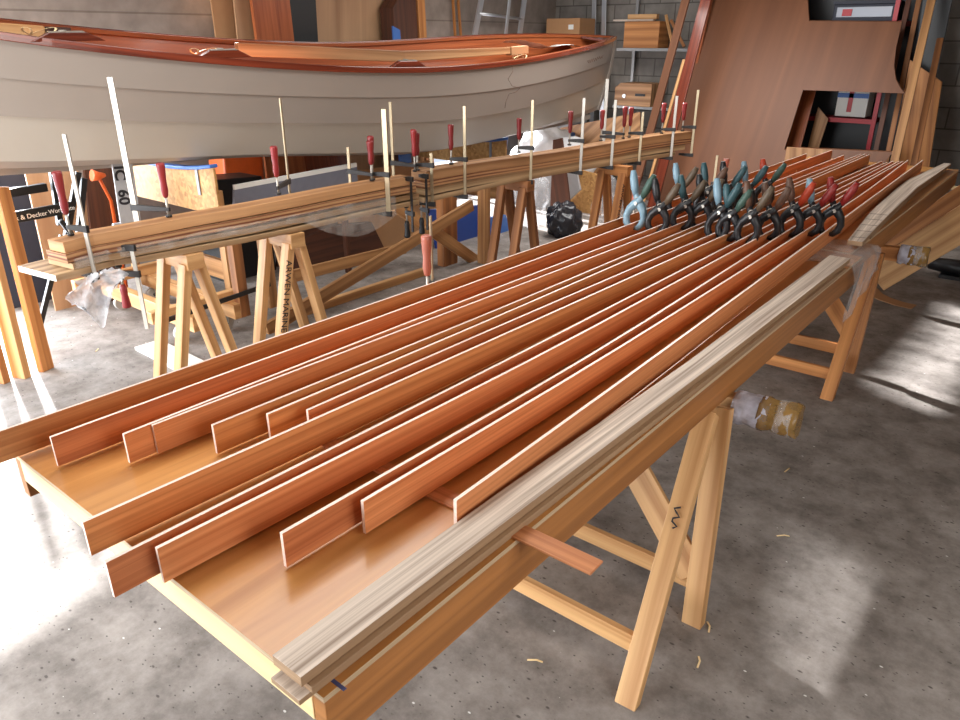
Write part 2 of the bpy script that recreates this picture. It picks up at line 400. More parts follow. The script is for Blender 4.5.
for i, pts in enumerate(BL):
    y0, y1 = pts[0].y, pts[-1].y; n = 16
    P = [smooth(pts, y0 + (y1 - y0) * k / n) for k in range(n + 1)]
    hh = .0812
    P = [V((p.x, p.y, ZT - hh / 2)) for p in P]
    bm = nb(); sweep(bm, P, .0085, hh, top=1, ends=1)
    side = 'counted from the boat side'
    solo('cedar_board', bm, [bl_mat[i], 'lit_sawn_edge'], '%s reddish board on edge from the boat side%s' % (ord_[i], ', ' + extra[i] if i in extra else ''), 'board', 'cedar boards standing on edge along the bench')

# ------------------------------------------------------------------ ash planks at the right edge
ZA = BT + .047
Lq = [atZ(272, 655, ZA), atZ(480, 505, ZA), atZ(680, 367, ZA), atZ(830, 255, ZA)]
Rq = [atZ(299, 679, ZA), atZ(480, 541, ZA), atZ(720, 360, ZA), atZ(846, 262, ZA)]
def strip(bm, lq, rq, z0, z1, y0, y1, n=10, dx=0):
    pts = []; ws = []
    for k in range(n + 1):
        y = y0 + (y1 - y0) * k / n; l = lerp(lq, y).x; r = lerp(rq, y).x
        pts.append(V(((l + r) / 2 + dx, y, (z0 + z1) / 2))); ws.append(abs(r - l))
    return sweep(bm, pts, ws, z1 - z0, mi=1, top=0)
t = Thing('ash_plank', 'pale ash plank stack along the right edge of the near bench', 'plank', (-.83, 2.1, BT))
bm = nb(); strip(bm, Lq, Rq, ZA - .021, ZA, Lq[0].y, Lq[-1].y); t.part('top_plank', bm, ['ash', 'ash_side'], bevel=.0012)
bm = nb(); strip(bm, Lq, Rq, BT + .012, ZA - .0215, Lq[0].y + .01, Lq[-1].y - .1, dx=.012); t.part('middle_plank', bm, ['ash_side', 'ash_side'], bevel=.001)
bm = nb(); strip(bm, Lq, Rq, BT + .0005, BT + .0115, Lq[0].y - .012, Lq[-1].y - .2, dx=.006); t.part('bottom_plank', bm, ['ash', 'ash_side'], bevel=.001)
Z2 = BT + .05
l2 = [atZ(848, 240, Z2), atZ(872, 210, Z2), atZ(905, 181, Z2), atZ(944, 163, Z2)]; r2 = [atZ(862, 243, Z2), atZ(886, 217, Z2), atZ(918, 187, Z2), atZ(952, 163, Z2)]
t = Thing('ash_plank', 'pale ash plank with pencil ticks along the right edge of the far bench', 'plank', (-.87, 5.4, BT))
pts = []; ws = []
l2.sort(key=lambda p: p.y); r2.sort(key=lambda p: p.y)
ya, yb = max(l2[0].y, r2[0].y), min(l2[-1].y, r2[-1].y)
bm = nb(); strip(bm, l2, r2, Z2 - .022, Z2, ya, yb, 12); t.part('top_plank', bm, ['ash', 'ash_side'])
bm = nb(); strip(bm, l2, r2, BT + .0005, Z2 - .0225, ya + .3, 6.9, 12, dx=-.005); t.part('bottom_plank', bm, ['ash_side', 'ash_side'])
for k in range(5):
    y = ya + .08 + k * .16; x0 = lerp(l2, y).x; x1 = lerp(r2, y).x
    bm = nb(); sweep(bm, [(x0 + .004, y, Z2 + .0004), (x1 - .004, y + .02, Z2 + .0004)], .006, .0007); t.part('pencil_mark', bm, 'clbrown', label='pencil tick across the plank')

# ------------------------------------------------------------------ sheets (thin crumpled plastic)
def sheet(bm, f, nu, nv, mi=0, noise=.0, seed=0):
    rn = random.Random(seed); g = []
    uvl = bm.loops.layers.uv.verify()
    for i in range(nu + 1):
        row = []
        for j in range(nv + 1):
            p = V(f(i / nu, j / nv)); p += V((rn.uniform(-1, 1), rn.uniform(-1, 1), rn.uniform(-1, 1))) * noise
            row.append(bm.verts.new(p))
        g.append(row)
    for i in range(nu):
        for j in range(nv):
            fc = bm.faces.new((g[i][j], g[i + 1][j], g[i + 1][j + 1], g[i][j + 1])); fc.smooth = True; fc.material_index = mi
    return bm
def thick(o, th=.0015):
    md = o.modifiers.new('film', 'SOLIDIFY'); md.thickness = th; return o
xr = -.735
def drape(u, v):
    y = 3.62 + .5 * u
    s = v * .55
    if s < .28: return (xr + .012 - .28 + s, y, BT + .0035 + .002 * math.sin(u * 9))
    dn = s - .28
    return (xr + .013 + .01 * math.sin(u * 14 + dn * 20) * min(1, dn * 8) + .012 * min(1, dn * 20), y, BT + .0035 - dn * (1 - .55 * u))
bm = nb(); sheet(bm, drape, 12, 16)
thick(solo('plastic_sheet', bm, 'film', 'clear plastic sheet draped over the right bench edge between the two ash planks', 'plastic sheet'))

# ------------------------------------------------------------------ saw horses under the bench
def wrap(t, par, p, d, l0, l1, l2):
    """bubble wrap + brown tape + clear end, round the beam end: p is beam end centre, d outward"""
    d = V(d).normalized()
    def blob(a, b_, r, n=7, seed=0, sq=.85):
        rn = random.Random(seed); bm = nb(); pts = [p + d * (a + (b_ - a) * k / n) for k in range(n + 1)]
        tube(bm, pts, [r * (1 + rn.uniform(-.05, .06)) for _ in pts], 14, flat=sq)
        for v in bm.verts: v.co += V((rn.uniform(-1, 1), rn.uniform(-1, 1), rn.uniform(-1, 1))) * .003
        return bm
    t.part('bubble_wrap', blob(l0, l1, .064, 8, 1), 'bubble', par, label='bubble wrap round the beam end')
    t.part('packing_tape', blob(l1 - .03, l2, .064, 6, 2), 'ptape', par, label='brown packing tape round the wrap')
    t.part('tape_band', blob(l2 - .07, l2 - .02, .0665, 3, 3), 'film', par)
def sawhorse(label, y0, xl, xr, ztop, legs, mat, beamend, lower=.22, brace=None, group='trestles under the long bench', txt=None, mark=False):
    t = Thing('saw_horse', label, 'saw horse', ((xl + xr) / 2, y0, 0), group)
    bm = nb(); sweep(bm, [(xl - .1, y0, ztop - .04), (beamend.x, beamend.y, ztop - .04)], .055, .078); beam = t.part('beam', bm, mat, bevel=.003)
    for side in (0, 1):
        for (foot, top) in legs:
            f = V(foot); tp = V(top)
            if side: f.x = xl + (xr - f.x) * .3; tp.x = xl
            dd = (tp - f); f2 = f + dd.normalized() * (.02 * abs(dd.y) / dd.length)
            bm = nb(); sweep(bm, [f2, tp], .045, .068, (1, 0, 0))
            for v in bm.verts:
                if v.co.z < .06: v.co.z = 0.0
            leg = t.part('leg', bm, mat, bevel=.003)
            if mark and not side and foot is legs[0][0]:
                dn = (tp - f).normalized(); nn = V((0, -1, 0)) - dn * dn.dot(V((0, -1, 0))); nn.normalize(); c0 = f + (tp - f) * .615 + nn * .0233
                bm = nb(); sweep(bm, [c0 + dn * (.010 * k - .03) + V((.012 * math.sin(k * 1.9), 0, 0)) for k in range(8)], .0012, .006, V((1, 0, 0))); t.part('scribble', bm, 'ink', leg, label='dark pen scribble')
            if txt and not side and foot is legs[0][0]:
                dn = (tp - f).normalized(); text('lettering', txt[0], txt[1], f + dn * txt[2] + V((.0355, -.012, 0)), dn, (0, 1, 0) if txt[3] else (0, -1, 0), 'ink', t, leg)
    for (foot, top) in legs:
        f = V(foot); tp = V(top); q = f + (tp - f) * (lower / tp.z)
        sgn = -1 if tp.y > f.y + .1 else 1
        bm = nb(); sweep(bm, [(xl - .05, q.y + .035 * (1 if tp.y > f.y else -1), q.z), (q.x - .0, q.y + .035 * (1 if tp.y > f.y else -1), q.z)], .024, .065); t.part('stretcher', bm, mat, bevel=.002)
    if brace:
        bm = nb(); sweep(bm, brace, .022, .10, (0, .3, 1)); t.part('brace', bm, mat, bevel=.002)
    return t, beam
t, beam = sawhorse('pine saw horse nearest the camera under the bench, bubble wrap on its beam end', 2.13, -1.75, -.67, BT - .126,
    [((-.668, 1.52, 0), (-.755, 2.10, .72)), ((-.655, 1.965, 0), (-.735, 2.17, .72))], 'pine', V((-.60, 2.27, 0)), .115,
    brace=[(-1.28, 2.16, .72), (-.70, 2.03, .14)], mark=True)
wrap(t, beam, V((-.60, 2.27, BT - .166)), (1, .1, 0), -.125, -.01, .085)
t, beam = sawhorse('pine saw horse under the joint of the two benches, taped wrap on its beam end', 4.5, -1.75, -.80, BT - .126,
    [((-.80, 4.03, 0), (-.80, 4.47, .72)), ((-.806, 4.50, 0), (-.80, 4.56, .72))], 'pine_or', V((-.66, 4.72, 0)), .11,
    brace=[(-1.25, 4.54, .7), (-.81, 4.5, .2)])
wrap(t, beam, V((-.66, 4.72, BT - .166)), (1, .1, 0), -.06, .02, .09)

# ------------------------------------------------------------------ spring clamps
def c_arm(s, g0, g1):
    # s=-1 : jaw on the left, handle to the right (arms cross at the pivot)
    J = [(s * .0055, -.028), (s * .021, -.026), (s * .040, -.004), (s * .047, .028), (s * .037, .062), (s * .012, .092), (-s * .010, .114), (-s * .024, .140)]
    G = [(-s * .022, .130), (-s * .036, .168), (-s * .052, .212), (-s * .063, .248)]
    bm = nb(); tube(bm, [(x, 0.006 * s, z) for x, z in J], [.010, .015, .0175, .0175, .019, .024, .017, .013], 10, flat=1.15, up=(0, 1, 0))
    bg = nb(); tube(bg, [(x, .006 * s, z) for x, z in G], [.013, .020, .0195, .012], 12, flat=1.15, up=(0, 1, 0))
    bp = nb(); tube(bp, [(s * .0048, .006 * s - .012, -.03), (s * .0048, .006 * s + .012, -.03)], .0075, 8, up=(0, 0, 1))
    for v in bp.verts:                                # flat pad against the board
        if abs(v.co.x) < .0046: v.co.x = s * .0046
    return bm, bg, bp
ARM = {}
def arm_mesh(kind, s, mat):
    k = (kind, s, mat)
    if k not in ARM:
        bm, bg, bp = c_arm(s, 0, 0); src = {'arm': bm, 'grip': bg, 'pad': bp}
        for n_, q in src.items():
            if n_ != kind: q.free()
        ARM[k] = mesh_of(kind, src[kind], mat)
    return ARM[k]
pm = nb(); tube(pm, [(0, -.030, .098), (0, .030, .098)], .009, 12, up=(0, 0, 1)); PIV = mesh_of('pivot', pm, 'steel')
pm = nb()
for k in range(4): tube(pm, [(.016 * math.cos(a) * 1, -.012 + .006 * k, .112 + .016 * math.sin(a)) for a in [j * PI / 5 for j in range(11)]], .002, 6, up=(0, 1, 0))
SPR = mesh_of('spring', pm, 'steel')
def spring_clamp(bi, px, body, g1, g2, pad, label, rot=0., sc=1., tilt=0.):
    pts = BL[bi]; lo, hi = 2.5, 6.5
    for _ in range(40):
        mid = (lo + hi) / 2; q = smooth(pts, mid)
        if proj(q)[0] < px: lo = mid
        else: hi = mid
    q = smooth(pts, lo); dq = smooth(pts, lo + .2) - smooth(pts, lo - .2)
    o = bpy.data.objects.new('spring_clamp', None); COL.objects.link(o); o.empty_display_size = .05
    o.location = (q.x, q.y, ZT); o.rotation_euler = (tilt, .08 + rot * .2, math.atan2(-dq.x, dq.y) + rot); o.scale = (1, sc, sc)
    o['label'] = label; o['category'] = 'clamp'; o['group'] = 'spring clamps on the boards'
    for s, g in ((-1, g1), (1, g2)):
        a_ = link('jaw_arm', arm_mesh('arm', s, body), o)
        link('grip', arm_mesh('grip', s, g), a_); link('jaw_pad', arm_mesh('pad', s, pad), a_)
    link('pivot', PIV, o); link('spring', SPR, o)
clist = [
 (1, 634, 'clblue', 'clgreen', 'clblue', 'clteal', 'pale blue spring clamp with one green grip, leftmost of all the spring clamps'),
 (2, 656, 'clblack', 'clolive', 'clblack', 'clblack', 'dark spring clamp with olive grip, just right of the pale blue one'),
 (3, 681, 'clblack', 'clolive', 'clteal', 'clblack', 'dark spring clamp with olive and teal grips on the fourth board'),
 (4, 700, 'clblack', 'clolive', 'clblack', 'clblack', 'dark spring clamp with olive right grip on the fifth board'),
 (6, 716, 'clblack', 'clteal', 'clblue', 'clteal', 'spring clamp with teal right grip and pale blue left grip on the seventh board'),
 (7, 727, 'clblack', 'clgreen', 'clteal', 'clteal', 'black spring clamp with green and teal grips on the eighth board, front row'),
 (8, 746, 'clblack', 'clolive', 'clbrown', 'clteal', 'black spring clamp with olive and brown grips on the ninth board'),
 (9, 767, 'clblack', 'clbrown', 'clbrown', 'clgreen', 'black spring clamp with two brown grips, left of the orange-gripped one in the front row'),
 (10, 789, 'clblack', 'clorange', 'clbrown', 'clblack', 'black spring clamp with one bright orange grip on the front row, third from the right'),
 (11, 808, 'clblack', 'clred', 'clblue', 'clblack', 'black spring clamp with one red and one pale grip, second from the right'),
 (12, 829, 'clblack', 'clred', 'clred', 'clorange', 'black spring clamp with two red grips and orange pads, rightmost of all'),
 (1, 676, 'clblack', 'clolive', 'clblue', 'clblack', 'spring clamp with olive grip on the second board, behind the leftmost ones'),
 (2, 703, 'clblack', 'clbrown', 'clteal', 'clblack', 'spring clamp with brown and teal grips on the third board in the rear row'),
 (3, 722, 'clblack', 'clteal', 'clblack', 'clblack', 'black spring clamp with a teal right grip on the fourth board in the rear row'),
 (4, 743, 'clblack', 'clteal', 'clblue', 'clblack', 'black spring clamp with teal and pale blue grips in the rear row'),
 (5, 762, 'clblack', 'clgreen', 'clorange', 'clblack', 'black spring clamp with orange and green grips in the rear row'),
]
rr = random.Random(8)
for (bi, px, body, g1, g2, pad, lab) in clist:
    spring_clamp(bi, px, body, g1, g2, pad, lab, rr.uniform(-.1, .35), rr.uniform(.93, 1.04), rr.uniform(-.1, .06))

# ------------------------------------------------------------------ F clamps
def f_clamp(label, bar, zlo, zarm, ztop, adir, arm=.115, grip='redgrip', barm='steel', hl=.13, bw=.022, group='bar clamps on the glued planks', flip=False, tilt=0, reach_lo=None):
    """bar: (x, y) of the bar; adir: horizontal direction of the jaws; flip: handle below"""
    t = Thing('bar_clamp', label, 'clamp', (bar[0], bar[1], zlo), group)
    x, y = bar; d = V((adir[0], adir[1], 0)).normalized(); o = V((x, y, 0))
    bm = nb(); sweep(bm, [o + V((0, 0, min(zlo - .02, ztop))), o + V((0, 0, max(ztop, zlo)))] if not flip else [o + V((0, 0, ztop)), o + V((0, 0, zlo + .02))], .008, bw, d); t.part('bar', bm, barm, bevel=.001)
    def jaw(z, up):
        bm = nb(); sweep(bm, [o - d * .02 + V((0, 0, z + up * .012)), o + d * .03 + V((0, 0, z + up * .012)), o + d * arm + V((0, 0, z + up * .009))], [.018, .018, .014], [.034, .03, .02]); return bm
    s = -1 if flip else 1
    t.part('fixed_jaw', jaw(zlo, -s), 'iron', bevel=.002)
    sj = t.part('sliding_jaw', jaw(zarm + s * .03, s), 'iron', bevel=.002)
    e = o + d * (arm - .012)
    bm = nb(); tube(bm, [e + V((0, 0, zarm + s * .004)), e + V((0, 0, zarm + s * .11))], .0065, 10); sc = t.part('screw', bm, 'steel', sj)
    bm = nb(); tube(bm, [e + V((0, 0, zarm + s * .0005)), e + V((0, 0, zarm + s * .010))], .016, 12); t.part('pressure_pad', bm, 'iron', sj)
    z0 = zarm + s * .10
    prof = [(0, .009), (.006, .014), (.03, .0185), (.06, .016), (.09, .0195), (.12, .0215), (1, .0215), (1.03, .015)]
    zz = [(k * hl if k >= 1 else k * hl / .13, r) for k, r in prof]
    bm = nb(); tube(bm, [e + V((0, 0, z0 + s * a_)) for a_, r in zz], [r for a_, r in zz], 12); t.part('handle', bm, grip, sj)
    return t

# ------------------------------------------------------------------ glued planks on their trestles
ZP = .80
front = [atZ(x, y, ZP) for x, y in ((52, 283), (130, 262), (250, 244), (350, 219), (430, 202), (520, 181), (600, 167), (692, 153))]
front = [V((max(-4.0, p.x), p.y, p.z)) for p in front]
def fx(y): return smooth(front, y).x
print('front', [tuple(round(c, 2) for c in p) for p in front])
def lam(bm, y0, y1, back, w, z0, z1, n=14, arch=.0, top=None, mi=0, ends=None, wob=0):
    pts = []
    for k in range(n + 1):
        y = y0 + (y1 - y0) * k / n
        pts.append(V((fx(y) - back - w / 2, y, (z0 + z1) / 2 + arch * math.sin(PI * min(1, max(0, (y - 1.2) / 3.4))) + wob * math.sin(y * 2.1))))
    return sweep(bm, pts, w, z1 - z0, top=top, mi=mi, ends=ends)
Y0 = front[0].y
M['lam_tan'] = wood('lam_tan', srgb(150, 104, 66), srgb(202, 154, 108), .5, 30, .8, rings=.1)
M['lam_mid'] = wood('lam_mid', srgb(104, 48, 32), srgb(196, 150, 106), .45, 30, .5, rings=.5, lo=.3, hi=.62)
M['lam_pale'] = wood('lam_pale', srgb(140, 106, 72), srgb(206, 176, 136), .5, 34, .6, rings=.12)
t = Thing('glued_plank', 'near half of the long glued plank with bowed layers under the boat', 'plank', (fx(2.3) - .1, 2.3, ZP), 'glued planks held by bar clamps')
bm = nb(); lam(bm, Y0, 3.62, 0, .31, ZP, ZP + .03, ends=1); t.part('base_board', bm, ['lam_pale', 'white'], bevel=.002)
bm = nb(); lam(bm, Y0 + .10, 3.62, .004, .2, ZP + .0305, ZP + .06, arch=.014); t.part('pale_layer', bm, 'lam_pale')
bm = nb(); lam(bm, Y0 + .085, 3.6, .01, .16, ZP + .061, ZP + .105, arch=.028); t.part('red_layer', bm, 'lam_mid')
bm = nb(); lam(bm, Y0 + .09, 3.58, .02, .125, ZP + .1055, ZP + .158, arch=.034); t.part('top_batten', bm, 'lam_tan', bevel=.002)
YE = front[-1].y
t = Thing('glued_plank', 'far half of the long glued plank, ending beside the big plywood panel', 'plank', (fx(5.5) - .1, 5.5, ZP), 'glued planks held by bar clamps')
bm = nb(); lam(bm, 3.66, YE - .25, 0, .2, ZP, ZP + .035, 18); t.part('base_board', bm, 'lam_pale')
bm = nb(); lam(bm, 3.68, YE - .1, .004, .17, ZP + .0355, ZP + .08, 18, wob=.010); t.part('pale_layer', bm, 'lam_pale')
bm = nb(); lam(bm, 3.68, YE, .01, .15, ZP + .0805, ZP + .125, 18, wob=.014); t.part('red_layer', bm, 'lam_mid')
bm = nb(); lam(bm, 3.7, YE, .015, .14, ZP + .1255, ZP + .19, 18, wob=.014); t.part('top_batten', bm, 'lam_tan', bevel=.002)
# film over the near half's front face, and the torn tail at its end
def hang(u, v):
    y = Y0 + .12 + 2.0 * u
    x = fx(y) + .006 + .004 * math.sin(u * 31)
    return (x, y, ZP + .085 - v * (.05 + .16 * max(0, math.sin((u - .62) * 7.)) if u > .62 else .05) + .02 * math.sin(u * 3))
bm = nb(); sheet(bm, hang, 40, 6, noise=.002, seed=3)
solo('plastic_film', bm, 'film_thin', 'thin clear film wrapped along the front of the near glued plank', 'plastic film')
pA = atX(68, 283, fx(1.45) + .05)
def tail(u, v):
    a = u * 5.5
    x0 = atX(68 + 52 * u, 281 - 14 * u, pA.x)
    l = (.10 + .17 * math.exp(-((u - .35) / .2) ** 2)) * v
    return (x0.x + .02 * math.sin(a * 2.3 + v * 7), x0.y + .03 * math.sin(v * 6 + a), x0.z - l)
bm = nb(); sheet(bm, tail, 22, 14, noise=.008, seed=5)
solo('plastic_film', bm, 'film_bright', 'crumpled torn plastic film hanging below the left end of the glued plank', 'plastic film')

def pos(px, py, back, z=None):
    """point on the plank's long line shifted back from its front face, below pixel px"""
    lo, hi = 1.0, 8.0
    for _ in range(40):
        mid = (lo + hi) / 2
        if proj((fx(mid) - back, mid, ZP + .1))[0] < px: lo = mid
        else: hi = mid
    return (fx(lo) - back, lo)
def ztop_at(b, py):
    """height on the vertical through b that shows at picture row py"""
    lo, hi = .3, 2.2
    for _ in range(40):
        mid = (lo + hi) / 2
        if proj((b[0], b[1], mid))[1] > py: lo = mid
        else: hi = mid
    return lo
FD = {133: (1, .55), 139: (1, .55), 291: (.5, -.75)}
FC = [  # px of bar at plank, row of bar top, side (front/back), arm height over ZP, bar material, grip, handle length, label
 (90, 134, 'f', .20, 'steel', 'redgrip', .15, 'upright bar clamp at the very near end of the glued plank'),
 (139, 77, 'b', .195, 'steel', 'redgrip', .13, 'tallest bar clamp on the near glued plank, behind it, with bright flat bar'),
 (291, 98, 'b', .205, 'steel_br', 'redgrip', .13, 'bar clamp with thin brown bar and red handle halfway along the near glued plank'),
 (351, 147, 'b', .205, 'steel_br', 'redgrip', .11, 'short brass-coloured bar clamp left of the tall pair of bars'),
 (388, 109, 'f', .20, 'steel_br', 'redgrip', .13, 'bar clamp with tall flat bar in front of the plank joint'),
 (394, 102, 'b', .20, 'steel_br', 'redgrip', .13, 'bar clamp with tall bar behind the plank joint'),
 (432, 153, 'f', .195, 'steel_br', 'redgrip', .11, 'short bar clamp with worn bar right of the plank joint'),
 (465, 106, 'f', .195, 'steel_br', 'redgrip', .13, 'bar clamp with brown bar standing before the OSB stand at the far half'),
 (531, 100, 'f', .195, 'steel_br', 'redgrip', .12, 'bar clamp on the far glued plank in front of the white plastic'),
 (581, 98, 'f', .195, 'steel', 'redgrip', .13, 'bar clamp on the far glued plank right of the white plastic sheet'),
 (603, 79, 'b', .195, 'steel', 'redgrip', .13, 'bar clamp with broad bright bar in front of the boat stem'),
 (612, 100, 'f', .195, 'steel', 'redgrip', .12, 'bar clamp right beside the broad bright bar at the boat stem'),
 (640, 112, 'f', .195, 'steel_br', 'redgrip', .12, 'bar clamp with leaning planks right behind its bar'),
 (672, 96, 'f', .195, 'steel', 'redgrip', .13, 'bar clamp second from the far end of the glued plank'),
 (696, 90, 'f', .195, 'steel_br', 'redgrip', .12, 'bar clamp at the very far end of the glued plank before the plywood panel'),
]
for k, (px, py, side, arm_z, barm, grip, hl, lab) in enumerate(FC):
    back = -.018 if side == 'f' else .255
    b_ = pos(px, 0, back)
    if b_[1] > YE - .02: b_ = (fx(YE - .04) - back, YE - .04)
    topz = ZP + (.158 + .034 * math.sin(PI * min(1, max(0, (b_[1] - 1.2) / 3.4))) if b_[1] < 3.62 else .2)
    ad = FD.get(px, (-1, -.25) if side == 'f' else (1, .1))
    f_clamp(lab, b_, ZP - .003, topz + .004, max(topz + .12, ztop_at(b_, py)), ad, .12 if side == 'f' else .2, grip, barm, hl * 1.3, (.031 if px in (139, 388, 603) else .024) if barm == 'steel' else (.034 if px == 388 else .022))
# upside-down clamp near the plank's left end
b_ = pos(131, 0, -.02)
f_clamp('upside-down bar clamp with its handle hanging below the left end of the glued plank', b_, ZP + .075, ZP - .004, ztop_at(b_, 329), (-1, -.6), .1, 'redgrip', 'steel', .12, .022, flip=True)
for px, yb_c, lab in ((405, 240, 'bar clamp with black handle hanging below the plank joint, left one'), (420, 238, 'bar clamp with black handle hanging below the plank joint, right one')):
    b_ = pos(px, 0, .03); b_ = (fx(b_[1]) + .028, b_[1])
    f_clamp(lab, b_, ZP + .17, ZP - .004, ztop_at(b_, yb_c - 8), (-1, .1), .07, 'black', 'iron', .11, .018, flip=True)
# clamps on the bench's left edge
for px, py_top, lab in ((432, 216, 'bar clamp with faded pink handle on the boat side edge of the near bench'), (634, 178, 'bar clamp with faded pink handle left of the pale blue spring clamp')):
    lo, hi = .5, 6.9
    for _ in range(40):
        mid = (lo + hi) / 2
        if proj((-1.975, mid, BT + .1))[0] < px: lo = mid
        else: hi = mid
    b_ = (-1.975, lo)
    f_clamp(lab, b_, BT - .125, BT + .002, max(BT + .2, ztop_at(b_, py_top)), (.55, -1), .09, 'pinkgrip', 'steel_br', .16, .018, group='bar clamps on the bench edge')
b_ = (-1.975, 5.0)
f_clamp('bar clamp with faded pink handle showing behind the rear spring clamps', b_, BT - .125, BT + .002, BT + .24, (1, -.1), .08, 'pinkgrip', 'steel_br', .12, .018, group='bar clamps on the bench edge')

# trestles under the glued plank
def trestle(label, y, xfront, xb, zt, spread, mat, txt=False, skew=0):
    t = Thing('saw_horse', label, 'saw horse', ((xfront + xb) / 2, y, 0), 'trestles under the glued plank')
    bm = nb(); sweep(bm, [(xb, y, zt - .045), (xfront + .05, y + skew, zt - .045)], .10, .085); t.part('beam', bm, mat, bevel=.004)
    for x in (xfront, xb + .03):
        for s in (-1, 1):
            bm = nb(); sweep(bm, [(x, y + s * spread + skew, 0), (x, y + s * .035 + skew, zt - .06)], .045, .07, (1, 0, 0))
            for v in bm.verts:
                if v.co.z < .05: v.co.z = 0
            leg = t.part('leg', bm, mat, bevel=.003)
            if txt and s == -1 and x == xfront:
                a_ = V((x + .0355, y + skew - spread * .25, zt * .82)); dn = V((0, -spread + .035, -zt + .06))
                text('lettering', 'ARWEN MARINE', .058, a_ + V((0, -.035, 0)), dn, V((0, 1, 0)), 'ink', t, leg)
    return t
def ypos(px, x, z):
    lo, hi = .8, 9
    for _ in range(40):
        mid = (lo + hi) / 2
        if proj((x, mid, z))[0] < px: lo = mid
        else: hi = mid
    return lo
for px, lab, mat, tx in ((191, 'pine saw horse under the left end of the glued plank', 'pine', False), (293, 'pine saw horse lettered in black on its leg under the glued plank', 'pine', True),
                     (526, 'dark pine saw horse under the far glued plank before the white floor', 'pine_dk', False), (625, 'orange-brown saw horse lettered on its leg left of the bench clamp', 'pine_or', True)):
    x0 = -3.50
    y = ypos(px, x0, ZP - .05)
    x0 = fx(y) - .03; y = ypos(px, x0, ZP - .05)
    trestle(lab, y, x0, x0 - .24, ZP - .001, .2, mat, tx)

# ------------------------------------------------------------------ boat
XC = -4.95; YM = 4.6; LB = 4.15; BM = .66
def beam_(y, lev=1.0):
    e = YM + LB - (.32 * (1 - lev) ** 1.3)
    a = min(1, abs(y - YM) / (e - YM)); return max(0.0, BM * (1 - a ** 2.9))
def solve(px, py, k):
    X = XC + BM
    for _ in range(12):
        p = atX(px, py, X); X = X * .5 + .5 * (XC + max(.015, beam_(p.y) * k))
    return atX(px, py, X)
sheer = [solve(x, y, 1.0) for x, y in ((0, 36), (100, 50), (200, 60), (300, 68), (400, 71), (460, 69), (520, 62), (580, 50))]
keel = [solve(x, y, .72) for x, y in ((0, 170), (120, 166), (270, 156), (440, 150), (510, 141), (560, 128))]
stem = atY(619, 38, YM + LB)
print('sheer', [tuple(round(c, 2) for c in p) for p in sheer]); print('keel', [tuple(round(c, 2) for c in p) for p in keel]); print('stem', stem)
sheer = [p for p in sheer if p.y < YM + LB - .6] + [V((XC, YM + LB, 1.83))]
def sz(y): return (smooth(sheer, y)).z
def kz(y): return min(1.45, smooth(keel, y).z) - .085
LEV = [(0, 0), (.5, .015), (.72, .09), (.925, .46), (.985, .74), (1, 1)]
NS = 44
def station(i, lev, off=0.0):
    t_ = i / NS
    w, hfr = LEV[lev]
    e = LB - .3 * (1 - hfr) ** 1.5
    y = YM - e + 2 * e * (.5 - .5 * math.cos(PI * t_))
    a = min(1, abs(y - YM) / e)
    full = 2.9 - 1.4 * (1 - hfr)
    b_ = max(0.0, BM * (1 - a ** full) * (w ** (1 + 1.2 * a)) - off)
    z = kz(y) + (sz(y) - kz(y)) * hfr
    if hfr < .5: z += (.10 * a ** 6) * (1 - hfr)
    return V((b_, y, z))
t = Thing('rowing_boat', 'long grey-hulled wooden rowing boat with mahogany gunwale on stands at the left', 'boat', (XC, YM, .8))
class Heeled:
    """the boat sits heeled a little towards the bench: far side higher"""
    o = t.o; loc = t.loc
    @staticmethod
    def part(name, bm, mats, parent=None, label=None, bevel=0):
        for v in bm.verts: v.co.z += max(0, beam_(v.co.y) - (v.co.x - XC)) * HEEL
        return boat_thing.part(name, bm, mats, parent, label, bevel)
HEEL = .135
boat_thing = t; t = Heeled
def shell(off, lap, mats, name):
    bm = nb(); uvl = bm.loops.layers.uv.verify()
    for s in (1, -1):
        for lv in range(len(LEV) - 1):
            ra = []; rb = []
            for i in range(NS + 1):
                a_ = station(i, lv, off); c = station(i, lv + 1, off)
                o1 = lap if a_.x > .03 else 0
                ra.append(bm.verts.new((XC + s * (a_.x + o1), a_.y, a_.z - (.0 if lv == 0 else .012 * (lap > 0)) + off * .6)))
                rb.append(bm.verts.new((XC + s * c.x, c.y, c.z + (off * .6 if lv < 4 else 0))))
            for i in range(NS):
                try:
                    f = bm.faces.new((ra[i], ra[i + 1], rb[i + 1], rb[i])); f.smooth = True; f.material_index = 1 if lv in (2,) and len(mats) > 1 else 0
                    for l, v in zip(f.loops, ((i, 0), (i + 1, 0), (i + 1, 1), (i, 1))): l[uvl].uv = (v[0] * .19, lv * .15 + v[1] * .15)
                except ValueError: pass
            if lap:                                  # the lower edge of each lapped plank
                for i in range(NS):
                    a_, c = station(i, lv, off), station(i + 1, lv, off)
                    v1 = bm.verts.new((XC + s * a_.x, a_.y, a_.z)); v2 = bm.verts.new((XC + s * c.x, c.y, c.z))
                    f = bm.faces.new((bm.verts.new(ra[i].co), bm.verts.new(ra[i + 1].co), v2, v1))
    return t.part(name, bm, mats)
hull = shell(0.0, .007, ['hull', 'hull_low_lit'], 'hull')
shell(.012, 0, ['mahog_lt'], 'interior_planking')['label'] = 'varnished mahogany inside planking'
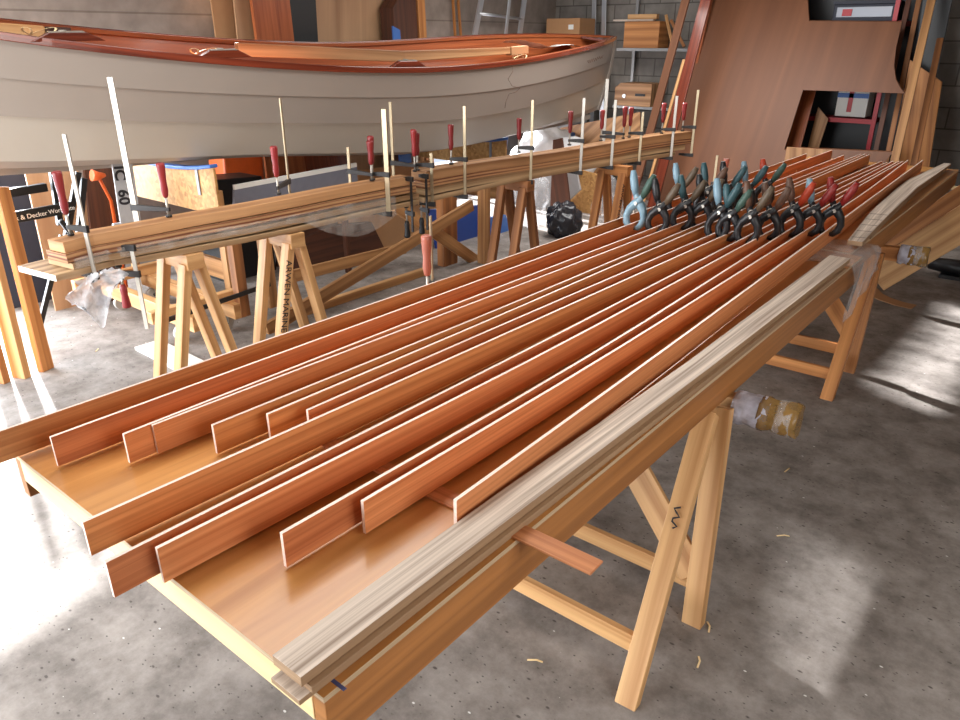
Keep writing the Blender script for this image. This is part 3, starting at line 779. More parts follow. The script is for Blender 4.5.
for s in (1, -1):
    P = []; P2 = []
    for i in range(1, NS):
        a_ = station(i, 5); P.append((XC + s * (a_.x + .012), a_.y, a_.z + .001)); P2.append((XC + s * max(.0, a_.x - .026), a_.y, a_.z + .003))
    a_ = station(NS, 5); P.append((XC + s * .012, a_.y + .012, a_.z))
    bm = nb(); sweep(bm, P, .026, .042); t.part('gunwale', bm, 'mahog', bevel=.004, label='dark mahogany rubbing strip')
    bm = nb(); sweep(bm, P2, .022, .03); t.part('inwale', bm, 'mahog_lt', bevel=.003)
# stem post and breasthook
bm = nb(); P = []
for hfr in [0, .06, .2, .4, .6, .8, 1.0]:
    e = LB - .3 * (1 - hfr) ** 1.5; y = YM + e; z = kz(y) + (sz(y) - kz(y)) * hfr + (.10 * (1 - hfr) if hfr < .5 else 0)
    P.append((XC, y + .01, z + .004))
sweep(bm, P, .034, .04, (0, -1, 0)); t.part('stem_post', bm, 'hull')
bm = nb(); a1 = [station(i, 5) for i in range(NS - 7, NS + 1)]
poly = [(XC + p.x, p.y, p.z - .012) for p in a1] + [(XC - p.x, p.y, p.z - .012) for p in a1[::-1][1:]]
prism(bm, poly, (0, 0, .02)); t.part('breasthook', bm, 'mahog')
bm = nb(); P = []
for k in range(14):
    y = YM - LB + .5 + (2 * LB - 1.0) * k / 13; P.append((XC, y, kz(y) - .02 + .10 * (abs(y - YM) / LB) ** 6))
sweep(bm, P, .04, .05); t.part('keel', bm, 'hull')
for y in (2.2, 3.6, 5.2, 6.7):
    w = beam_(y) * .80; z = kz(y) + (sz(y) - kz(y)) * .66
    bm = nb(); box(bm, (XC - w, y - .13, z), (XC + w, y + .13, z + .02)); t.part('thwart', bm, 'mahog_lt', bevel=.004)
for px, l in ((20, 0), (92, 1), (232, 1), (408, 1)):
    if not l: continue
    y = ypos(px, XC + BM * .97, 1.6); x = XC + beam_(y) - .022; z = sz(y) + .02
    P = [(x, y - .20, z), (x, y + .20, z), (x, y + .10, z + .045), (x, y - .10, z + .045)]
    bm = nb(); prism(bm, [(a_[0] - .016, a_[1], a_[2]) for a_ in P], (.034, 0, 0)); q = t.part('oarlock_pad', bm, 'mahog', bevel=.003)
    bm = nb(); box(bm, (x - .015, y - .09, z + .0455), (x + .015, y + .09, z + .05)); t.part('wear_plate', bm, 'steel', q)
    bm = nb(); tube(bm, [(x, y - .02, z + .05), (x, y - .02, z + .056)], .02, 10); t.part('socket', bm, 'steel', q)
# faint lettering near the bow
yb = ypos(568, XC + .22, 1.62); yb2 = ypos(592, XC + .18, 1.64)
p1 = V((XC + beam_(yb) * .99 + .016, yb, sz(yb) - .14)); p2 = V((XC + beam_(yb2) * .99 + .016, yb2, sz(yb2) - .135))
bm = nb(); sweep(bm, [p1 + (p2 - p1) * (k / 40) + V((.004, 0, .018 * math.sin(k * 1.3) * (1 if k % 7 else .2))) for k in range(41)], .002, .006); t.part('name_mark', bm, 'clbrown', hull, label='small faint brown name on the hull')
# things lying in the boat
def onto(px, py, z): return atZ(px, py, z)
zr = sz(4.2) + .05
y1_, y2_ = ypos(236, XC + .3, 1.62), ypos(505, XC + .3, 1.6)
bm = nb(); sweep(bm, [(XC + .34, y1_, sz(y1_) + .09), (XC + .40, (y1_ + y2_) / 2, sz(4.3) + .09), (XC + .34, y2_, sz(y2_) + .075)], .05, [.085, .085, .06])
sp = solo('wooden_spar', bm, 'lam_tan', 'long square brown spar lying lengthwise across the boat thwarts', 'spar', bevel=.006)
e0 = V((XC + .34, y2_ + .004, sz(y2_) + .07))
bm = nb(); sweep(bm, [e0, e0 + V((-.03, .32, .01))], .07, .075); solo('wooden_block', bm, 'card', 'tan wooden block at the far end of the spar in the boat', 'block', bevel=.006)
bm = nb(); y3 = ypos(0, XC + .36, 1.8)
sweep(bm, [(XC + .2, y3 - .4, sz(y3) + .06), (XC + .34, ypos(48, XC + .34, 1.78), sz(1.9) + .05)], .05, .075); solo('wooden_oar', bm, 'pine', 'pale wooden oar loom resting over the near gunwale at the left picture edge', 'oar', bevel=.008)
q = V((XC + .34, ypos(48, XC + .34, 1.78) + .005, sz(1.9) + .05)); bm = nb(); sweep(bm, [q, q + V((.03, .12, -.004))], .06, .07); solo('leather_block', bm, 'dkwood', 'dark square block at the end of the pale oar loom', 'block', bevel=.004)
y4 = ypos(560, XC, 1.6)
def paper(u, v): return (XC - .26 + .5 * v, y4 - .75 + 1.3 * u, sz(y4) - .0 + .02 * math.sin(u * 9 + v * 4) + .05 * (1 - u) ** 6)
bm = nb(); sheet(bm, paper, 12, 8, noise=.004, seed=2); solo('white_paper', bm, 'white', 'crumpled white sheet lying inside the bow of the boat', 'sheet')
for px, lab in ((38, 'pale wood shaving curl on the near gunwale at left'), (188, 'pale shaving curl on the gunwale before the leaning cardboard'), (505, 'looped pale shavings on the spar end in the boat')):
    y = ypos(px, XC + .5, 1.65); c = V((XC + beam_(y) - .05, y, sz(y) + .085))
    bm = nb(); sweep(bm, [c + V((.04 * math.sin(k * .6), .05 * math.cos(k * .6) + .012 * k, -.06 + .035 * abs(math.sin(k * .45)))) for k in range(16)], .012, .0015); solo('wood_shaving', bm, 'cream', lab, 'shaving', 'wood shavings on the boat')

P = [atX(x, y, XC + BM + .05) for x, y in ((512, 66), (513, 71), (508, 79), (512, 86), (520, 88), (516, 92), (509, 94), (506, 101), (505, 108))]
bm = nb(); tube(bm, P, .0025, 6); solo('string', bm, 'clbrown', 'thin brown string hanging in a loop over the boat side below the spar end', 'string')
# boat stands: OSB uprights on a wheeled timber dolly
def osb_stand(label, y, x0, x1, z0, z1, pad=True):
    t = Thing('boat_stand', label, 'stand', ((x0 + x1) / 2, y, 0), 'OSB boat stands')
    n = 10; poly = [(x0, y, z0), (x1, y, z0)] + [(x1 + (x0 - x1) * k / n, y, z1 - .06 * math.sin(PI * k / n) ** .8) for k in range(n + 1)]
    bm = nb(); prism(bm, poly, (0, .018, 0)); t.part('osb_panel', bm, 'osb')
    bm = nb(); sweep(bm, [(p[0], y + .009, p[2] + .013) for p in poly[2:]], .06, .024); pd = t.part('foam_pad', bm, 'blue', label='blue foam padding', bevel=.006)
    for x in (x0 + .15, x1 - .2):
        bm = nb(); sweep(bm, [(x, y - .006, z1 + .01 - .03), (x, y - .006, z1 - .2)], .03, .006, (0, 1, 0)); t.part('duct_tape', bm, 'duct', label='grey duct tape strip')
    for x in (x0 + .06, x1 - .06):
        bm = nb(); box(bm, (x - .035, y + .019, 0.0), (x + .035, y + .065, z1 - .16)); t.part('post', bm, 'bracewood', bevel=.003)
    bm = nb(); box(bm, (x0, y + .066, .22), (x1, y + .1, .36)); t.part('cross_rail', bm, 'bracewood')
    return t
yo = 2.75
pl, pr = atY(128, 160, yo), atY(206, 155, yo)
osb_stand('OSB boat stand with blue foam pad under the near half of the boat', yo, pl.x - .35, pr.x + .06, .72, 1.04)
yo2 = 6.3
pl, pr = atY(440, 150, yo2), atY(506, 140, yo2)
osb_stand('OSB boat stand with blue foam pad under the bow half of the boat', yo2, pl.x - .4, pr.x, .58, .86)
# dolly with casters
t = Thing('timber_dolly', 'low timber dolly frame on caster wheels under the near boat stand', 'dolly', (-4.6, 2.6, 0))
wc = atZ(183, 340, 0)
for dx, dy in ((0, 0), (-.9, .05), (.05, .3), (-.9, .3)):
    x, y = wc.x + dx, wc.y + dy
    bm = nb(); tube(bm, [(x - .016, y, .052), (x + .016, y, .052)], .052, 20); w = t.part('caster_wheel', bm, 'rubber')
    bm = nb(); tube(bm, [(x - .02, y, .052), (x + .02, y, .052)], .012, 12); t.part('axle', bm, 'iron', w)
    bm = nb(); sweep(bm, [(x - .022, y, .05), (x - .022, y, .112), (x + .022, y, .112), (x + .022, y, .05)], .04, .003, (0, 1, 0)); t.part('caster_fork', bm, 'steel', w)
for y in (wc.y + .0, wc.y + .3):
    bm = nb(); box(bm, (wc.x - 1.0, y - .03, .115), (wc.x + .22, y + .03, .215)); t.part('cross_rail', bm, 'pine', bevel=.003)
for x in (wc.x + .12, wc.x - .9):
    bm = nb(); box(bm, (x - .03, wc.y - .25, .216), (x + .03, wc.y + .42, .29)); t.part('long_rail', bm, 'pine', bevel=.003)
for px, h_, mt_ in ((238, .62, 'pine_dk'), (267, .66, 'bracewood')):
    y = ypos(px, wc.x + .19, .4)
    bm = nb(); box(bm, (wc.x + .155, y - .035, .116), (wc.x + .225, y + .035, h_ + .12)); t.part('post', bm, mt_, bevel=.003)
bm = nb(); sweep(bm, [(wc.x + .25, wc.y - .2, .26), (wc.x + .25, wc.y + .55, .30)], .01, .03); t.part('strap_bar', bm, 'iron', label='black metal strap')
# timber X-trestle under the middle of the boat
t = Thing('timber_trestle', 'crossed timber trestle of diagonal braces under the middle of the boat', 'trestle', (-4.2, 4.2, 0))
def bar3(p, q, w, h, mat='bracewood', name='brace'):
    bm = nb(); sweep(bm, [p, q], w, h); t.part(name, bm, mat, bevel=.003)
X1 = -4.02
a_, c_ = atX(268, 345, X1), atX(472, 205, X1)
a_.z = max(.03, a_.z); bar3(a_, c_, .035, .095)
a_, c_ = atX(395, 205, X1 - .05), atX(492, 272, X1 - .05); bar3(a_, c_, .035, .1)
a_, c_ = atX(285, 278, X1 - .4), atX(405, 248, X1 - .4); bar3(a_, c_, .035, .09, name='rail')
a_, c_ = atX(290, 312, X1 - .1), atX(425, 292, X1 - .1); bar3((a_.x, a_.y, .03), (c_.x, c_.y, .03), .05, .06, 'pine', 'rail')
y = ypos(483, X1 + .05, .5); bm = nb(); box(bm, (X1 + .02, y - .04, 0), (X1 + .1, y + .04, .8)); t.part('post', bm, 'bracewood', bevel=.003)
y = ypos(452, X1 - .1, .5); bm = nb(); box(bm, (X1 - .2, y - .09, 0), (X1 - .12, y + .09, .78)); t.part('post', bm, 'pine_dk', bevel=.003)

# ------------------------------------------------------------------ left foreground: planks leaning by the picture edge
for k, (p0, p1, w, lab) in enumerate((((22, 377), (-26, 187), .10, 'pine plank leaning at the left picture edge, the one nearest the glued plank'), ((2, 382), (-50, 196), .09, 'pine plank leaning at the left picture edge, half hidden at the picture border'))):
    a_ = atZ(p0[0], p0[1], 0); c_ = atX(p1[0], p1[1], a_.x - .35)
    bm = nb(); sweep(bm, [a_, c_], w, .045, (-.4, 1, 0))
    for v in bm.verts:
        if v.co.z < .06: v.co.z = 0
    solo('leaning_plank', bm, 'pine_or' if k else 'pine', lab, 'plank', 'planks leaning at the left edge', bevel=.003)
a_ = atZ(27, 374, 0); c_ = atX(-24, 190, a_.x - .3)
bm = nb(); sweep(bm, [a_ + V((.02, .10, 0)), c_ + V((.02, .12, 0))], .045, .08, (-.4, 1, 0))
for v in bm.verts:
    if v.co.z < .06: v.co.z = 0
solo('leaning_plank', bm, 'pine_or', 'square timber behind the two leaning planks at the left picture edge', 'plank', 'planks leaning at the left edge', bevel=.003)
# white board lying on the floor between trestle and bench
a_ = atZ(147, 342, .03); c_ = atZ(250, 393, .03)
bm = nb(); sweep(bm, [(a_.x, a_.y, .012), (c_.x, c_.y, .012)], .17, .022); solo('white_board', bm, 'white', 'pale painted board lying on the floor left of the bench', 'board', bevel=.002)

# folding work stand behind the left end (with printed bar)
t = Thing('folding_workbench', 'black folding work stand with printed white bar behind the left plank end', 'workbench', (-4.9, 1.7, 0))
XW = -5.0
def blk(p, q, w, h, name, mat='black', lab=None):
    bm = nb(); sweep(bm, [p, q], w, h); return t.part(name, bm, mat, bevel=.003, label=lab)
a_, c_ = atX(-10, 222, XW), atX(72, 207, XW)
br = blk(a_, c_, .02, .07, 'printed_bar', 'black', 'dark bar with white printing')
dd = (c_ - a_).normalized(); q_ = atX(4, 223, XW + .0115)
text('lettering', 'Black & Decker', .040, q_ + V((0, 0, 0)), dd, (0, 0, 1), 'white', t, br)
q_ = atX(49, 214, XW + .0115); text('lettering', 'Workmate', .036, q_, dd, (0, 0, 1), 'white', t, br)
blk(atX(-5, 195, XW - .1), atX(46, 187, XW - .1), .05, .05, 'vice_jaw')
for (p, q, nm) in (((52, 170), (60, 225), 'upright'), ((78, 172), (62, 262), 'upright'), ((84, 178), (78, 245), 'upright')):
    blk(atX(p[0], p[1], XW - .05), atX(q[0], q[1], XW - .05), .035, .035, nm)
for (p, q) in (((62, 235), (40, 325)), ((60, 220), (112, 284))):
    a_ = atX(p[0], p[1], XW); c_ = atX(q[0], q[1], XW); c_.z = max(.015, c_.z); blk(a_, c_, .03, .03, 'leg')
# boards and dark things seen behind it
def card_on(name, px_poly, plane, thick_, mat, lab, cat, group=None, bev=0, down=False):
    ax, val = plane; f_ = atX if ax == 'x' else atY
    P = [f_(x, y, val) for x, y in px_poly]
    if down:
        zm = (min(p.z for p in P) + max(p.z for p in P)) / 2
        for p in P:
            if p.z < zm: p.z = 0
    hz = max((p - q).to_2d().length for p in P for q in P)
    if max(p.z for p in P) - min(p.z for p in P) > hz: P = P[1:] + P[:1]        # grain up tall pieces
    bm = nb(); prism(bm, P, (-thick_, 0, 0) if ax == 'x' else (0, thick_, 0))
    return solo(name, bm, mat, lab, cat, group, bev)
def lean(name, px_a, px_b, Ya, Yb, w, th, mat, lab, cat, group=None, side=(1, 0, 0)):
    """long board: lower end seen at px_a (distance Ya), upper at px_b (Yb); w = width in metres"""
    a_ = atY(px_a[0], px_a[1], Ya); c_ = atY(px_b[0], px_b[1], Yb)
    if a_.z > 0:                                     # carry it down to the floor
        dd = (c_ - a_); a_ = a_ - dd * (a_.z / dd.z)
    bm = nb(); sweep(bm, [a_, c_], th, w, side)
    lo_ = min(v.co.z for v in bm.verts)
    if lo_ < 0: bmesh.ops.translate(bm, verts=bm.verts, vec=(0, 0, -lo_))
    return solo(name, bm, mat, lab, cat, group, .002)
card_on('plywood_offcut', [(40, 245), (88, 250), (88, 190), (70, 155), (20, 150)], ('x', -5.6), .02, 'ply_tan', 'tan plywood offcut leaning under the boat at left', 'plywood', down=True)
card_on('dark_sheet', [(-10, 262), (70, 262), (50, 170), (-10, 160)], ('x', -5.9), .02, 'navy', 'dark grey sheet leaning behind the folding work stand', 'sheet', down=True)
card_on('brown_sheet', [(85, 240), (118, 240), (112, 168), (84, 165)], ('x', -5.5), .03, 'dkwood', 'dark brown panel left of the lettered grey plate', 'panel', down=True)
t = Thing('number_plate', 'grey plate with black letters standing on end under the boat', 'plate', (-4.75, 2.4, 0))
XN = -4.9
pp = [atX(x, y, XN) for x, y in ((122, 232), (142, 226), (132, 160), (112, 164))]
bm = nb(); prism(bm, pp, (-.012, 0, 0)); plt_ = t.part('plate', bm, 'plate', bevel=.002)
bm = nb(); prism(bm, [atX(x, y, XN - .0125) for x, y in ((118, 262), (134, 262), (128, 222), (114, 224))], (-.03, 0, 0)); t.part('foot_strip', bm, 'plate')
xd = (pp[0] - pp[3]).normalized(); yd = (pp[2] - pp[3]).normalized()
text('lettering', 'IC', .10, atX(114, 166, XN + .001), xd, yd, 'ink', t, plt_, bold=.003)
text('lettering', '60', .10, atX(118, 190, XN + .001), xd, yd, 'ink', t, plt_, bold=.003)
bm = nb(); a_ = atX(98, 176, -5.3); tube(bm, [a_ + V((0, -.04, .01)), a_ + V((0, .0, 0)), a_ + V((0, .05, .0))], [.04, .03, .012], 12, up=(1, 0, 0)); 
tube(bm, [a_ + V((0, .0, 0)), a_ + V((-.1, .1, -.2)), a_ + V((-.15, .1, -1.2))], .012, 8)
solo('orange_hose', bm, 'orange', 'orange hose nozzle left of the lettered grey plate', 'hose')

# ------------------------------------------------------------------ things under and behind the boat
card_on('orange_case', [(222, 180), (262, 178), (262, 140), (222, 140)], ('x', -5.75), .25, 'orange', 'orange tool case under the boat', 'case', bev=.02, down=True)
t = Thing('grey_board', 'long blue-grey board under the boat with a white strip along its lit top edge', 'board', (-4.63, 3.3, 0))
bm = nb(); prism(bm, [atX(x, y, -4.62) for x, y in ((235, 207), (358, 186), (357, 167), (235, 190))], (-.03, 0, 0)); t.part('board', bm, 'greyboard')
for px in (262, 345):
    p = atX(px, 200, -4.65); bm = nb(); box(bm, (p.x - .04, p.y - .02, 0), (p.x - .001, p.y + .02, p.z)); t.part('support', bm, 'dkwood')
a_, c_ = atX(235, 190, -4.62), atX(357, 167, -4.62)
bm = nb(); sweep(bm, [a_ + V((-.012, 0, .017)), c_ + V((-.012, 0, .017))], .022, .032); solo('lit_board_edge', bm, 'white', 'bright white strip for the sunlit top edge of the grey board', 'bar')  # white strip added where the board's top edge is sunlit
for k, (x0, x1, mt_) in enumerate(((262, 300, 'mahog_lt'), (296, 345, 'mahog'))):
    card_on('brown_board', [(x0 + 8, 190), (x1 + 12, 180), (x1, 130), (x0, 135)], ('x', -5.6 - .1 * k), .025, mt_, ('reddish brown board leaning under the boat beside the orange case', 'dark red board leaning under the boat left of the plank joint')[k], 'board', 'brown boards leaning under the boat', down=True)
card_on('black_box', [(215, 195), (268, 192), (262, 176), (215, 180)], ('x', -5.2), .3, 'black', 'black box behind the grey board under the boat', 'box', bev=.01, down=True)
card_on('wood_crate', [(300, 262), (385, 240), (372, 222), (330, 226), (300, 240)], ('x', -4.95), .35, 'dkwood', 'dark wooden crate on the floor behind the lettered trestle', 'crate', bev=.005, down=True)
card_on('paper_sheet', [(330, 175), (430, 160), (440, 175), (395, 190), (340, 195)], ('x', -5.0), .01, 'card', 'brown paper sheet under the boat behind the plank joint', 'paper', down=True)
card_on('blue_sheet', [(440, 262), (472, 262), (492, 225), (480, 205), (430, 210)], ('x', -4.6), .03, 'bluedk', 'dark blue panel leaning behind the crossed trestle', 'panel')
card_on('blue_sheet', [(497, 268), (520, 262), (506, 215), (490, 218)], ('x', -4.5), .04, 'blue', 'bright blue panel standing right of the crossed trestle', 'panel')
# white plastic and other sheets at the back under the bow
def heap(name, c, r, mat, lab, cat, seed=0, crease=.25, flat=.02):
    rn = random.Random(seed); bm = nb(); bmesh.ops.create_icosphere(bm, subdivisions=4, radius=1)
    w = [(V((rn.uniform(-1, 1), rn.uniform(-1, 1), rn.uniform(-1, 1))).normalized(), rn.uniform(3, 8), rn.uniform(0, 6)) for _ in range(9)]
    for v in bm.verts:
        n_ = v.co.normalized(); k = 1 + crease * sum(abs(math.sin(a.dot(n_) * f_ + p)) - .6 for a, f_, p in w) / 4
        z = n_.z * k * r[2]
        v.co = V((c[0] + n_.x * k * r[0], c[1] + n_.y * k * r[1], max(flat, c[2] + z) if flat is not None else c[2] + z))
    for f in bm.faces: f.smooth = True
    return solo(name, bm, mat, lab, cat)
p = atY(545, 150, 7.9); heap('white_plastic', (p.x, p.y + .1, .36), (.5, .3, .40), 'whitefilm', 'bright white plastic sheeting heaped under the bow', 'plastic sheet', 3, .5, .001)
p = atY(520, 132, 8.3); bm = nb(); box(bm, (p.x - .05, 8.45, 0), (p.x + .5, 8.9, p.z - .02)); solo('blue_bin', bm, 'blue', 'blue storage bin behind the white plastic under the bow', 'bin', bevel=.02)
p = atZ(557, 238, 0); heap('black_bag', (p.x, p.y + .12, .14), (.17, .17, .19), 'bag', 'black plastic bag on the floor under the far glued plank', 'bag', 5, .35, .001)
p = atZ(592, 240, 0); heap('clear_bag', (p.x + .03, p.y + .2, .26), (.15, .15, .32), 'film', 'clear plastic bag standing right of the black bag', 'bag', 7, .45, .001)
p = atZ(495, 235, 0); heap('clear_bag', (p.x + .02, p.y + .55, .3), (.2, .18, .36), 'film', 'clear plastic bag behind the dark pine saw horse', 'bag', 9, .45, .001)
card_on('grey_cover', [(500, 235), (540, 228), (580, 190), (575, 165), (500, 180)], ('y', 7.2), .03, 'plate', 'grey sheet leaning under the bow behind the bags', 'sheet')
card_on('yellow_board', [(560, 232), (600, 228), (600, 175), (580, 170)], ('y', 7.25), .03, 'osb', 'yellow OSB offcut leaning behind the black bag', 'board')
card_on('plywood_offcut', [(586, 160), (640, 135), (640, 112), (560, 128), (560, 140)], ('y', 8.9), .02, 'lam_tan', 'tan plywood offcut standing below the lower shelf', 'plywood', down=True)
card_on('wood_offcut', [(552, 158), (575, 158), (562, 138), (553, 140)], ('y', 6.9), .02, 'dkwood', 'small brown pointed offcut standing behind the far glued plank', 'offcut', down=True)

# ------------------------------------------------------------------ back left clutter
YL = XL + .06
def wallboard(name, polypx, x, th, mat, lab, cat, group=None): return card_on(name, polypx, ('x', x), th, mat, lab, cat, group, 0, True)
wallboard('cardboard_sheet', [(222, 70), (246, 70), (234, -30), (207, -30)], -6.30, .02, 'card', 'tan cardboard sheet leaning at the left wall, leftmost', 'cardboard', 'sheets leaning behind the boat')
wallboard('cardboard_sheet', [(238, 70), (272, 70), (258, -30), (231, -30)], -6.22, .02, 'ply_tan', 'tan sheet leaning at the left wall beside the red plank', 'cardboard', 'sheets leaning behind the boat')
wallboard('red_plank', [(266, 70), (302, 70), (286, -30), (248, -30)], -6.12, .04, 'mahog_lt', 'reddish wide plank leaning behind the boat', 'plank')
wallboard('black_sheet', [(302, 70), (316, 70), (314, -30), (286, -30)], -6.3, .03, 'black', 'black sheet between the red plank and the tan door panel', 'sheet')
wallboard('tan_sheet', [(311, 70), (402, 70), (408, -40), (306, -40)], -6.45, .04, 'ply_tan', 'large tan door panel leaning behind the boat', 'panel')
wallboard('brown_cabinet', [(399, 70), (424, 70), (414, -30), (393, 8)], -6.2, .2, 'dkwood', 'dark brown angled cabinet side behind the boat', 'cabinet')
wallboard('wood_strip', [(425, 70), (433, 70), (423, -30), (416, -30)], -6.18, .03, 'pine_or', 'orange edge strip at the right of the dark cabinet', 'strip', 'strips behind the boat')
wallboard('blue_sheet', [(396, 60), (410, 60), (400, 30), (393, 26)], -6.1, .02, 'blue', 'small blue corner of a sheet behind the boat', 'sheet')
for k, (x0, x1) in enumerate(((453, 455), (458, 461))):
    a_ = atX(x1 + 3, 80, -6.5); c_ = atX(x0 - 2, -30, -6.56)
    d0 = (a_ - c_); a_ = a_ + d0 * (a_.z / -d0.z)
    bm = nb(); sweep(bm, [a_, c_], .02, .03, (1, 0, 0)); solo('wood_batten', bm, 'pine_or', ('left', 'right')[k] + ' one of two thin battens leaning on the block wall left of the ladder', 'batten', 'thin battens by the ladder')
# ladder
t = Thing('ladder', 'aluminium ladder leaning at the back behind the boat', 'ladder', (-6.3, 8.2, 0))
XLd = -6.35
la, lb_ = atX(470, 60, XLd), atX(487, -30, XLd); ra_, rb_ = atX(519, 40, XLd), atX(527, -20, XLd)
def ext(a, c):
    d = a - c; return a + d * (a.z / -d.z), c
la, lb_ = ext(la, lb_); rb2 = lb_ + (ra_ - la) * 0
ra_, rb_ = ext(ra_, rb_)
for (a_, c_) in ((la, lb_), (ra_, rb_)):
    bm = nb(); sweep(bm, [a_, c_], .03, .08, (0, 1, 0)); t.part('rail', bm, 'alu', bevel=.004)
for k in range(1, 9):
    f_ = k / 8.6
    bm = nb(); tube(bm, [la + (lb_ - la) * f_, ra_ + (rb_ - ra_) * f_], .018, 10); t.part('rung', bm, 'alu')
a_, c_ = ext(atX(504, 50, XLd + .2), atX(513, -30, XLd + .2)); bm = nb(); sweep(bm, [a_, c_], .02, .04, (0, 1, 0)); t.part('brace', bm, 'alu')
# two perforated rails near the back corner
for k, x in enumerate((593, 603)):
    a_ = atY(x, 60, 9.76); c_ = atY(x + 2, -30, 9.82)
    d0 = a_ - c_; a_ = a_ + d0 * (a_.z / -d0.z)
    bm = nb(); sweep(bm, [a_, c_], .02, .065, (1, 0, 0)); solo('slotted_rail', bm, 'alu', ('left', 'right')[k] + ' upright slotted metal rail against the back wall by the bow', 'rail', 'slotted rails by the bow', bevel=.003)
# shelf unit at the back
t = Thing('metal_shelf', 'grey metal shelf unit on the back wall right of the bow', 'shelf', (-4.6, 9.6, 0))
sa = atY(618, 49, 9.4); sb_ = atY(692, 54, 9.4)
zs = [atY(625, 48, 9.4).z, atY(632, 106, 9.4).z]
for z in zs:
    bm = nb(); box(bm, (sa.x - .02, 9.4, z - .035), (sb_.x - .05, 9.88, z)); t.part('shelf', bm, 'greymetal')
for x in (sa.x, sb_.x - .07):
    bm = nb(); box(bm, (x - .02, 9.84, 0), (x + .02, 9.88, 2.4)); t.part('post', bm, 'greymetal')
def shelfbox(name, x0, y0, x1, y1, Y, mat, lab, cat, dep=.3, zbase=None):
    a_ = atY(x0, y1, Y); c_ = atY(x1, y0, Y)
    bm = nb(); box(bm, (a_.x, Y, zbase if zbase is not None else a_.z), (c_.x, Y + dep, c_.z)); return solo(name, bm, mat, lab, cat, bevel=.004)
shelfbox('wooden_box', 623, 21, 660, 47, 9.42, 'pine_or', 'orange-brown wooden box on the upper shelf right of the bow', 'box', zbase=zs[0] + .001)
o_ = bpy.data.objects
p = atY(612, 20, 9.42); q = atY(648, 16, 9.42)
zt = atY(640, 21, 9.42).z
bm = nb(); sweep(bm, [(p.x, 9.5, zt + .012), (q.x, 9.62, zt + .012)], .16, .02); solo('wood_offcut', bm, 'ash', 'pale flat offcut lying on top of the wooden box', 'offcut')
bm = nb(); sweep(bm, [(p.x + .15, 9.6, zt + .055), (q.x + .02, 9.66, zt + .055)], .1, .06); solo('pine_block', bm, 'pine', 'pale pine block on the flat offcut above the wooden box', 'block', bevel=.003)
t = Thing('tool_chest', 'pale wooden drawer front on the lower shelf right of the bow', 'drawer', (-4.9, 9.3, zs[1]))
a_ = atY(614, 104, 9.35); c_ = atY(652, 84, 9.35)
bm = nb(); prism(bm, [(a_.x, 9.35, zs[1] + .001), (c_.x, 9.35, zs[1] + .001), (c_.x, 9.35, c_.z), (a_.x + .08, 9.35, c_.z), (a_.x, 9.35, c_.z - .06)], (0, .35, 0)); t.part('body', bm, 'lam_tan', bevel=.004)
p = atY(640, 95, 9.34); bm = nb(); box(bm, (p.x - .07, 9.335, p.z - .015), (p.x + .07, 9.349, p.z + .015)); t.part('handle', bm, 'iron')
p = atY(624, 96, 9.34); bm = nb(); tube(bm, [(p.x, 9.335, p.z), (p.x, 9.349, p.z)], .025, 12); t.part('knob', bm, 'alu')
t = Thing('cardboard_box', 'tan cardboard box with white label behind the bow', 'box', (-5.4, 9.4, 1.5))
a_ = atY(546, 38, 9.3); c_ = atY(580, 18, 9.3)
bm = nb(); box(bm, (a_.x, 9.3, 1.6), (c_.x, 9.7, c_.z)); t.part('carton', bm, 'card', bevel=.004)
p = atY(571, 27, 9.298); bm = nb(); box(bm, (p.x - .04, 9.294, p.z - .03), (p.x + .04, 9.299, p.z + .03)); t.part('label', bm, 'white')
t = Thing('side_cabinet', 'grey cabinet behind the bow carrying the cardboard box', 'cabinet', (-5.4, 9.5, 0))
bm = nb(); box(bm, (max(XL + .05, a_.x - .3), 9.28, 0), (c_.x - .05, 9.70, 1.598)); t.part('body', bm, 'plate')

# ------------------------------------------------------------------ leaning planks centre back
LP = [((640, 170), (694, -30), 8.15, 8.95, .095, .03, 'mahog_ply', 'pinkish brown plank leaning in front of the shelf, leftmost of the leaning bunch'),
      ((662, 170), (714, -30), 8.1, 8.85, .12, .035, 'mahog', 'dark red broad plank in the middle of the leaning bunch beside the big panel'),
      ((672, 170), (716, -30), 8.75, 9.35, .07, .035, 'mahog_lt', 'brown plank right of the dark red one in the leaning bunch'),
      ((652, 172), (684, 60), 8.05, 8.5, .03, .02, 'pine', 'thin pale batten tucked among the leaning bunch')]
for (pa, pb, Ya, Yb, w, th, mat, lab) in LP: lean('leaning_plank', pa, pb, Ya, Yb, w, th, mat, lab, 'plank', 'planks leaning beside the big panel', (1, 0, 0))
lean('red_tube', (678, 150), (706, 0), 9.0, 9.6, .04, .04, 'redmetal', 'red metal upright between the leaning planks and the big panel', 'tube')
lean('white_tube', (672, 150), (698, 20), 8.9, 9.3, .03, .03, 'alu', 'pale thin metal upright left of the red one', 'tube')
for k, (x0, y0, x1, y1) in enumerate(((666, 15, 673, 45), (671, 20, 684, 50))):
    a_ = atY(x1, y1, 9.5); c_ = atY(x0, y0, 9.6); 
    a_.z = zs[0] + .02
    bm = nb(); sweep(bm, [a_, c_], .02, .035, (1, 0, 0)); solo('wood_batten', bm, 'pine' if k == 0 else 'pine_dk', ('pale short batten standing on the upper shelf beside the wooden box', 'darker short batten standing on the upper shelf next to the pale one')[k], 'batten')

